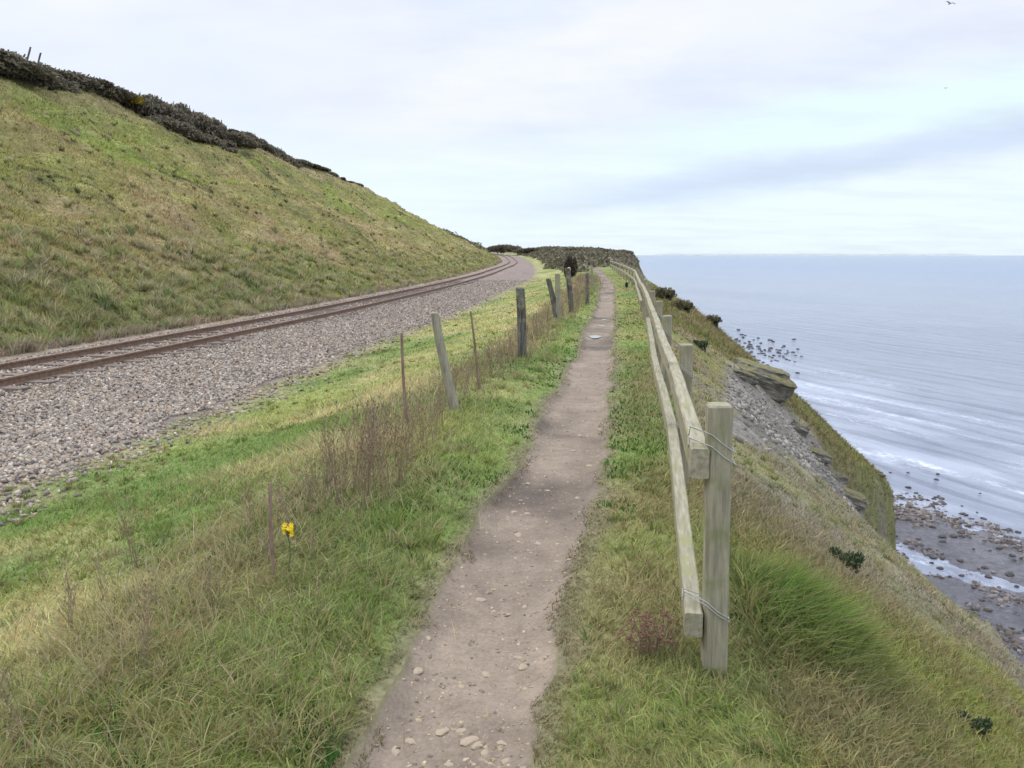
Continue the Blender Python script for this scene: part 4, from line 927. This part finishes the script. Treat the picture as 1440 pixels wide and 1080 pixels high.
for k, px in enumerate([175, 192, 210, 226, 240, 255, 268, 282, 297]):
    yg = np.linspace(40, 215, 800); pp = 720+1120*(XRD(yg)/(CP*yg-SP*(ZRD(yg)-EYE))); yv = float(yg[int(np.argmin(np.abs(pp-px)))]); x_ = float(XRD(yv))+3.6
    o = thing('shrub', (x_, yv-2, float(G(x_, yv-2))-.35), 'low dark shrub spilling below the tall hump of scrub on the hill ridge', 'shrub', 'shrubs spilling down from the ridge hump', rnd.uniform(-.2, .2)+math.pi/2)
    o.scale = (.9, 1.0, .85+.3*math.sin(k*1.9)); a, b = RS[k % 3]; link('crown', a, None, o); link('trunk', b, None, o)
GO = shrub_meshes(850, 3000, (1.3,1.0,.9), .13, [(.40,.27,.02),(.34,.22,.03),(.07,.09,.03),(.30,.22,.03)])
def ridge_at(px, dx=1.0):
    yg = np.linspace(40, 215, 800); pp = 720+1120*(XRD(yg)/(CP*yg-SP*(ZRD(yg)-EYE))); yv = yg[int(np.argmin(np.abs(pp-px)))]; x_ = float(XRD(yv))+dx; return x_, yv, float(G(x_, yv))
x_, yv, gz = ridge_at(146, 2.2); d = ray(146, 122); hz = EYE+d.z*(yv/d.y)-1.5
o = thing('gorse_bush', (x_, yv, max(gz, hz)), 'gorse bush with yellow flowers among the dark scrub on the hill ridge', 'bush'); link('crown', GO[0], None, o); link('trunk', GO[1], None, o)
for px, py0, py1, lab in [(38, 86, 68, 'taller leaning post on the hill ridge at the far left'), (53, 92, 76, 'shorter leaning post on the hill ridge at the far left')]:
    x_, yv, gz = ridge_at(px, -.5); d = ray(px, py0); p = Vector((d.x*yv/d.y, yv, EYE+d.z*yv/d.y)); hh = (py0-py1)/1120*yv*1.0
    o = link('fence_post', post_mesh('fence_post', hh, .14, 330+px, True, .1, (.35*hh, 0), .02, below=p.z-gz+.3), M_OLD); o.location = p; tag(o, lab, 'post')
# dark bush on the left of the path in the distance
BB = shrub_meshes(870, 4500, (.62,.62,1.35), .10, [(.055,.052,.045),(.08,.073,.06),(.10,.088,.066)], 0)
p = hit(803, 392); yv = 58; d = ray(804, 349); x_ = d.x*yv/d.y; gz = float(G(x_, yv)); ztop = EYE+d.z*yv/d.y
o = thing('dense_bush', (x_, yv, gz), 'dense near-black rounded bush left of the path in the distance', 'bush'); o.scale = (.70, .70, (ztop-gz)/1.6); link('crown', BB[0], None, o); link('trunk', BB[1], None, o)
# small shrubs on the cliff slope
SB = shrub_meshes(880, 1500, (.24,.2,.15), .030, [(.05,.075,.035),(.085,.115,.055),(.13,.16,.09)], 0)
BRM = shrub_meshes(885, 1500, (.26,.22,.13), .032, [(.14,.125,.075),(.18,.15,.09),(.12,.13,.065)], 0)
for px, py, s, lab in [(1188,790,.62,'small dark leafy shrub alone on the bare brown cliff slope'), (1368,1020,.42,'low green leafy plant on the cliff slope at the lower right corner'), (985,482,1.0,'dark low bush on the grass bank behind the second fence post'), (932,413,2.2,'brownish bramble clump on the bank edge farthest along the fence'), (958,430,1.8,'bramble clump on the rounded bank edge between two others'), (1000,448,1.6,'bramble clump at the corner where the bank edge drops to the surf'), (1160,640,.01,'')]:
    if s < .1: continue
    h = hit(px, py+8); o = thing('small_shrub', h+Vector((0, 0, .04*s)), lab, 'shrub'); o.scale = (s*.8, s*.8, s*1.3); pr_ = BRM if 'bramble' in lab else SB; link('crown', pr_[0], None, o); link('trunk', pr_[1], None, o)
# scrub mass on the far headland and beyond the railway
rs = np.random.RandomState(90); n = 130000; P = []
yv = rs.uniform(70, 230, n); xv = rs.uniform(-45, 30, n); xmax = XF(yv)+DE(yv)+.6
lo = np.where(yv > 185, -60, X_BR(yv)+3.6-2.0*sst(yv, 80, 105)+1.2*fbm(xv, yv, .12, 91, 2))
k = ((yv > 90) | (xv < PL(yv)-.7)) & (xv < xmax) & (xv > lo) & ((xv > X_BR(yv)+1.5) | (xv < XFOOT(yv)-2)) & (xv > np.where(yv > 185, XRD(yv)+2, -99))
lo_ = lo[k]; xv, yv = xv[k], yv[k]; nn = len(xv); hb = .9*np.clip((XF(yv)+DE(yv)+1.2-xv)/5, .12, 1)*np.clip(.25+(xv-lo_)/3, .2, 1)*np.clip(.5+1.4*fbm(xv, yv, .12, 92, 3), .1, 1.6)*(.45+.55*sst(yv, 85, 115)); zz_ = G(xv, yv)+rs.rand(nn)*hb
a = rs.randn(nn, 3); a /= np.linalg.norm(a, axis=1)[:, None]; b = np.cross(a, rs.randn(nn, 3)); b /= np.linalg.norm(b, axis=1)[:, None]; s = rs.uniform(.15, .5, nn)[:, None]
Pc = np.stack([xv, yv, zz_], -1); V = np.stack([Pc-b*s*.4, Pc+b*s*.4, Pc+a*s+b*s*.2, Pc+a*s-b*s*.2], 1).reshape(-1, 3)
pal = np.array([(.18,.16,.12),(.23,.20,.15),(.14,.13,.10),(.17,.17,.10)]); c = pal[rs.randint(0, 4, nn)]*(1+.2*rs.randn(nn, 1)).clip(.5, 1.5)
o = link('headland_scrub', npmesh('headland_scrub', V, 4*np.arange(nn)[:, None]+np.array([[0,1,2,3]]), np.repeat(c, 4, 0), False), M_LEAF); tag(o, kind='stuff')
for px, py, yv, sx, sz, lab in [(703,341,225,1.5,1.6,'rounded dark bush mound beyond the bend of the railway'), (745,346,215,1.6,1.1,'low dark bush right of the mound beyond the railway bend'), (803,346,150,.32,.55,'dark flat-topped bush on the headland skyline above the black bush'), (844,347,150,.24,.5,'small dark bush on the headland skyline above the path end'), (872,348,150,.7,.9,'dark bush on the cliff corner of the headland')]:
    d = ray(px, py); t = yv/d.y; x_ = d.x*t; gz = float(G(x_, yv)); top = EYE+d.z*t; o = thing('bush', (x_, yv, top-1.55*sz), lab, 'bush')
    o.scale = (sx, sx, sz); a_, b_ = RS[int(px) % 3]; link('crown', a_, None, o); link('trunk', b_, None, o)
# ------------------------------------------------------------------ rock outcrop (overhang) on the cliff edge
def slab(name, loc, dims, rot, seed, mat, label, cat='rock'):
    import bmesh
    bm = bmesh.new(); bmesh.ops.create_icosphere(bm, subdivisions=4, radius=1)
    for v in bm.verts:
        c = v.co; q = [math.copysign(abs(t)**.55, t) for t in c]
        x_, y_, z_ = q; n_ = float(fbm(np.array(x_*2+seed), np.array(y_*2+z_*3.1), 1.0, seed, 5))
        lay = .06*math.sin(z_*14+3*n_)
        if z_ < 0: k_ = 1+.45*z_*(.6+.4*n_)
        else: k_ = 1
        v.co = Vector((x_*k_*(1+.22*n_+lay), y_*k_*(1+.2*n_+lay), z_*(1+.15*n_)))
    me = bpy.data.meshes.new(name); bm.to_mesh(me); bm.free()
    me.materials.append(mat); me.materials.append(M_TURF)
    for p in me.polygons:
        if p.normal.z > .55 and p.center.z > .25: p.material_index = 1
    o = link(name, me); o.location = loc; o.scale = dims; o.rotation_euler = rot; return tag(o, label, cat)
slab('rock_outcrop', at(1070, 541, 20.6)+Vector((0, .2, 0)), (.80, .8, .50), (0, R(17), R(-8)), 3, M_ROCK, 'dark overhanging shale block under turf at the top of the bare scar')
slab('rock_outcrop', at(1214, 667, 28.8), (.62, .6, .30), (0, R(14), R(20)), 5, M_ROCK, 'jutting rock ledge at the tip of the lower grassy spur')
M_PALER = noise_mat('pale_shale', (.12,.112,.095), (.37,.345,.29), 4.5, (1,1,2.2), .9, .9, .08)
for k, (px, py, dd, lab) in enumerate([(1122,603,(.30,.26,.14),'pale shale ledge just below the dark overhanging block'), (1150,641,(.34,.28,.17),'pale shale ledge midway down the crest of the bare scar'),
        (1176,672,(.28,.24,.16),'small pale shale ledge low on the crest of the bare scar'), (1199,703,(.36,.30,.20),'lowest pale shale ledge where the scar meets the lower spur'), (1046,532,(.34,.26,.20),'dark broken shale block at the upper left corner of the bare scar')]):
    h = hit(px, py)
    if h.y > 24: h = hit(px-14, py+8)
    o = slab('rock_ledge', h+Vector((0, .1, -.02)), dd, (0, R(20), R(rnd.uniform(-30, 30))), 20+k, M_PALER if k < 4 else M_ROCK, lab)
# ------------------------------------------------------------------ gulls
def gull(px, py, dist, span_, label, roll):
    p = at(px, py, dist); t = thing('gull', p, label, 'gull', None, R(20)); t.rotation_euler = (0, roll, R(15)); t.scale = (span_,)*3
    V = []; F = []; n = 8
    for i, (x_, r_) in enumerate([(-.19,.004),(-.15,.022),(-.05,.045),(.06,.048),(.13,.03),(.17,.024),(.205,.010),(.225,.002)]):
        for k in range(n): a = 2*math.pi*k/n; V.append((r_*math.cos(a), x_, r_*math.sin(a)))
    for i in range(7):
        for k in range(n): F.append((i*n+k, i*n+(k+1) % n, (i+1)*n+(k+1) % n, (i+1)*n+k))
    link('body', mesh_of('body', V, F, True), M_GULLW, t)
    for s in (-1, 1):
        st_ = [(.02,.0,.07,.02),(.2,.02,.075,.10),(.33,-.0,.055,.09),(.5,-.06,.01,.02)]; V = []; F = []
        for (a, y0, ch, z_) in st_:
            V += [(s*a, y0-ch, z_), (s*a, y0+ch*.9, z_), (s*a, y0+ch*.4, z_+.014)]
        for i in range(3):
            for k in range(3): F.append((i*3+k, i*3+(k+1) % 3, (i+1)*3+(k+1) % 3, (i+1)*3+k))
        link('wing', mesh_of('wing', V, F), M_GULLW, t)
gull(1336, 5, 75, 1.25, 'larger gull gliding at the top right of the sky', .12)
gull(1330, 124, 150, 1.2, 'smaller faint gull below the larger one in the right sky', -.1)
# ------------------------------------------------------------------ haze
def haze():
    me = bpy.data.meshes.new('haze'); a = 34500; z0, z1 = SEA-5, 62
    V = [(x_, y_, z_) for z_ in (z0, z1) for (x_, y_) in ((-a,-a),(a,-a),(a,a),(-a,a))]
    me.from_pydata(V, [], [(3,2,1,0),(4,5,6,7),(0,1,5,4),(1,2,6,5),(2,3,7,6),(3,0,4,7)])
    m, nt, N, L = mat_new('sea_haze'); v = N('ShaderNodeVolumePrincipled'); v.inputs['Color'].default_value = (.93,.96,1,1); v.inputs['Density'].default_value = 9e-6
    o_ = N('ShaderNodeOutputMaterial'); L(v.outputs[0], o_.inputs['Volume']); o = link('haze', me, m); o['kind'] = 'stuff'
haze()
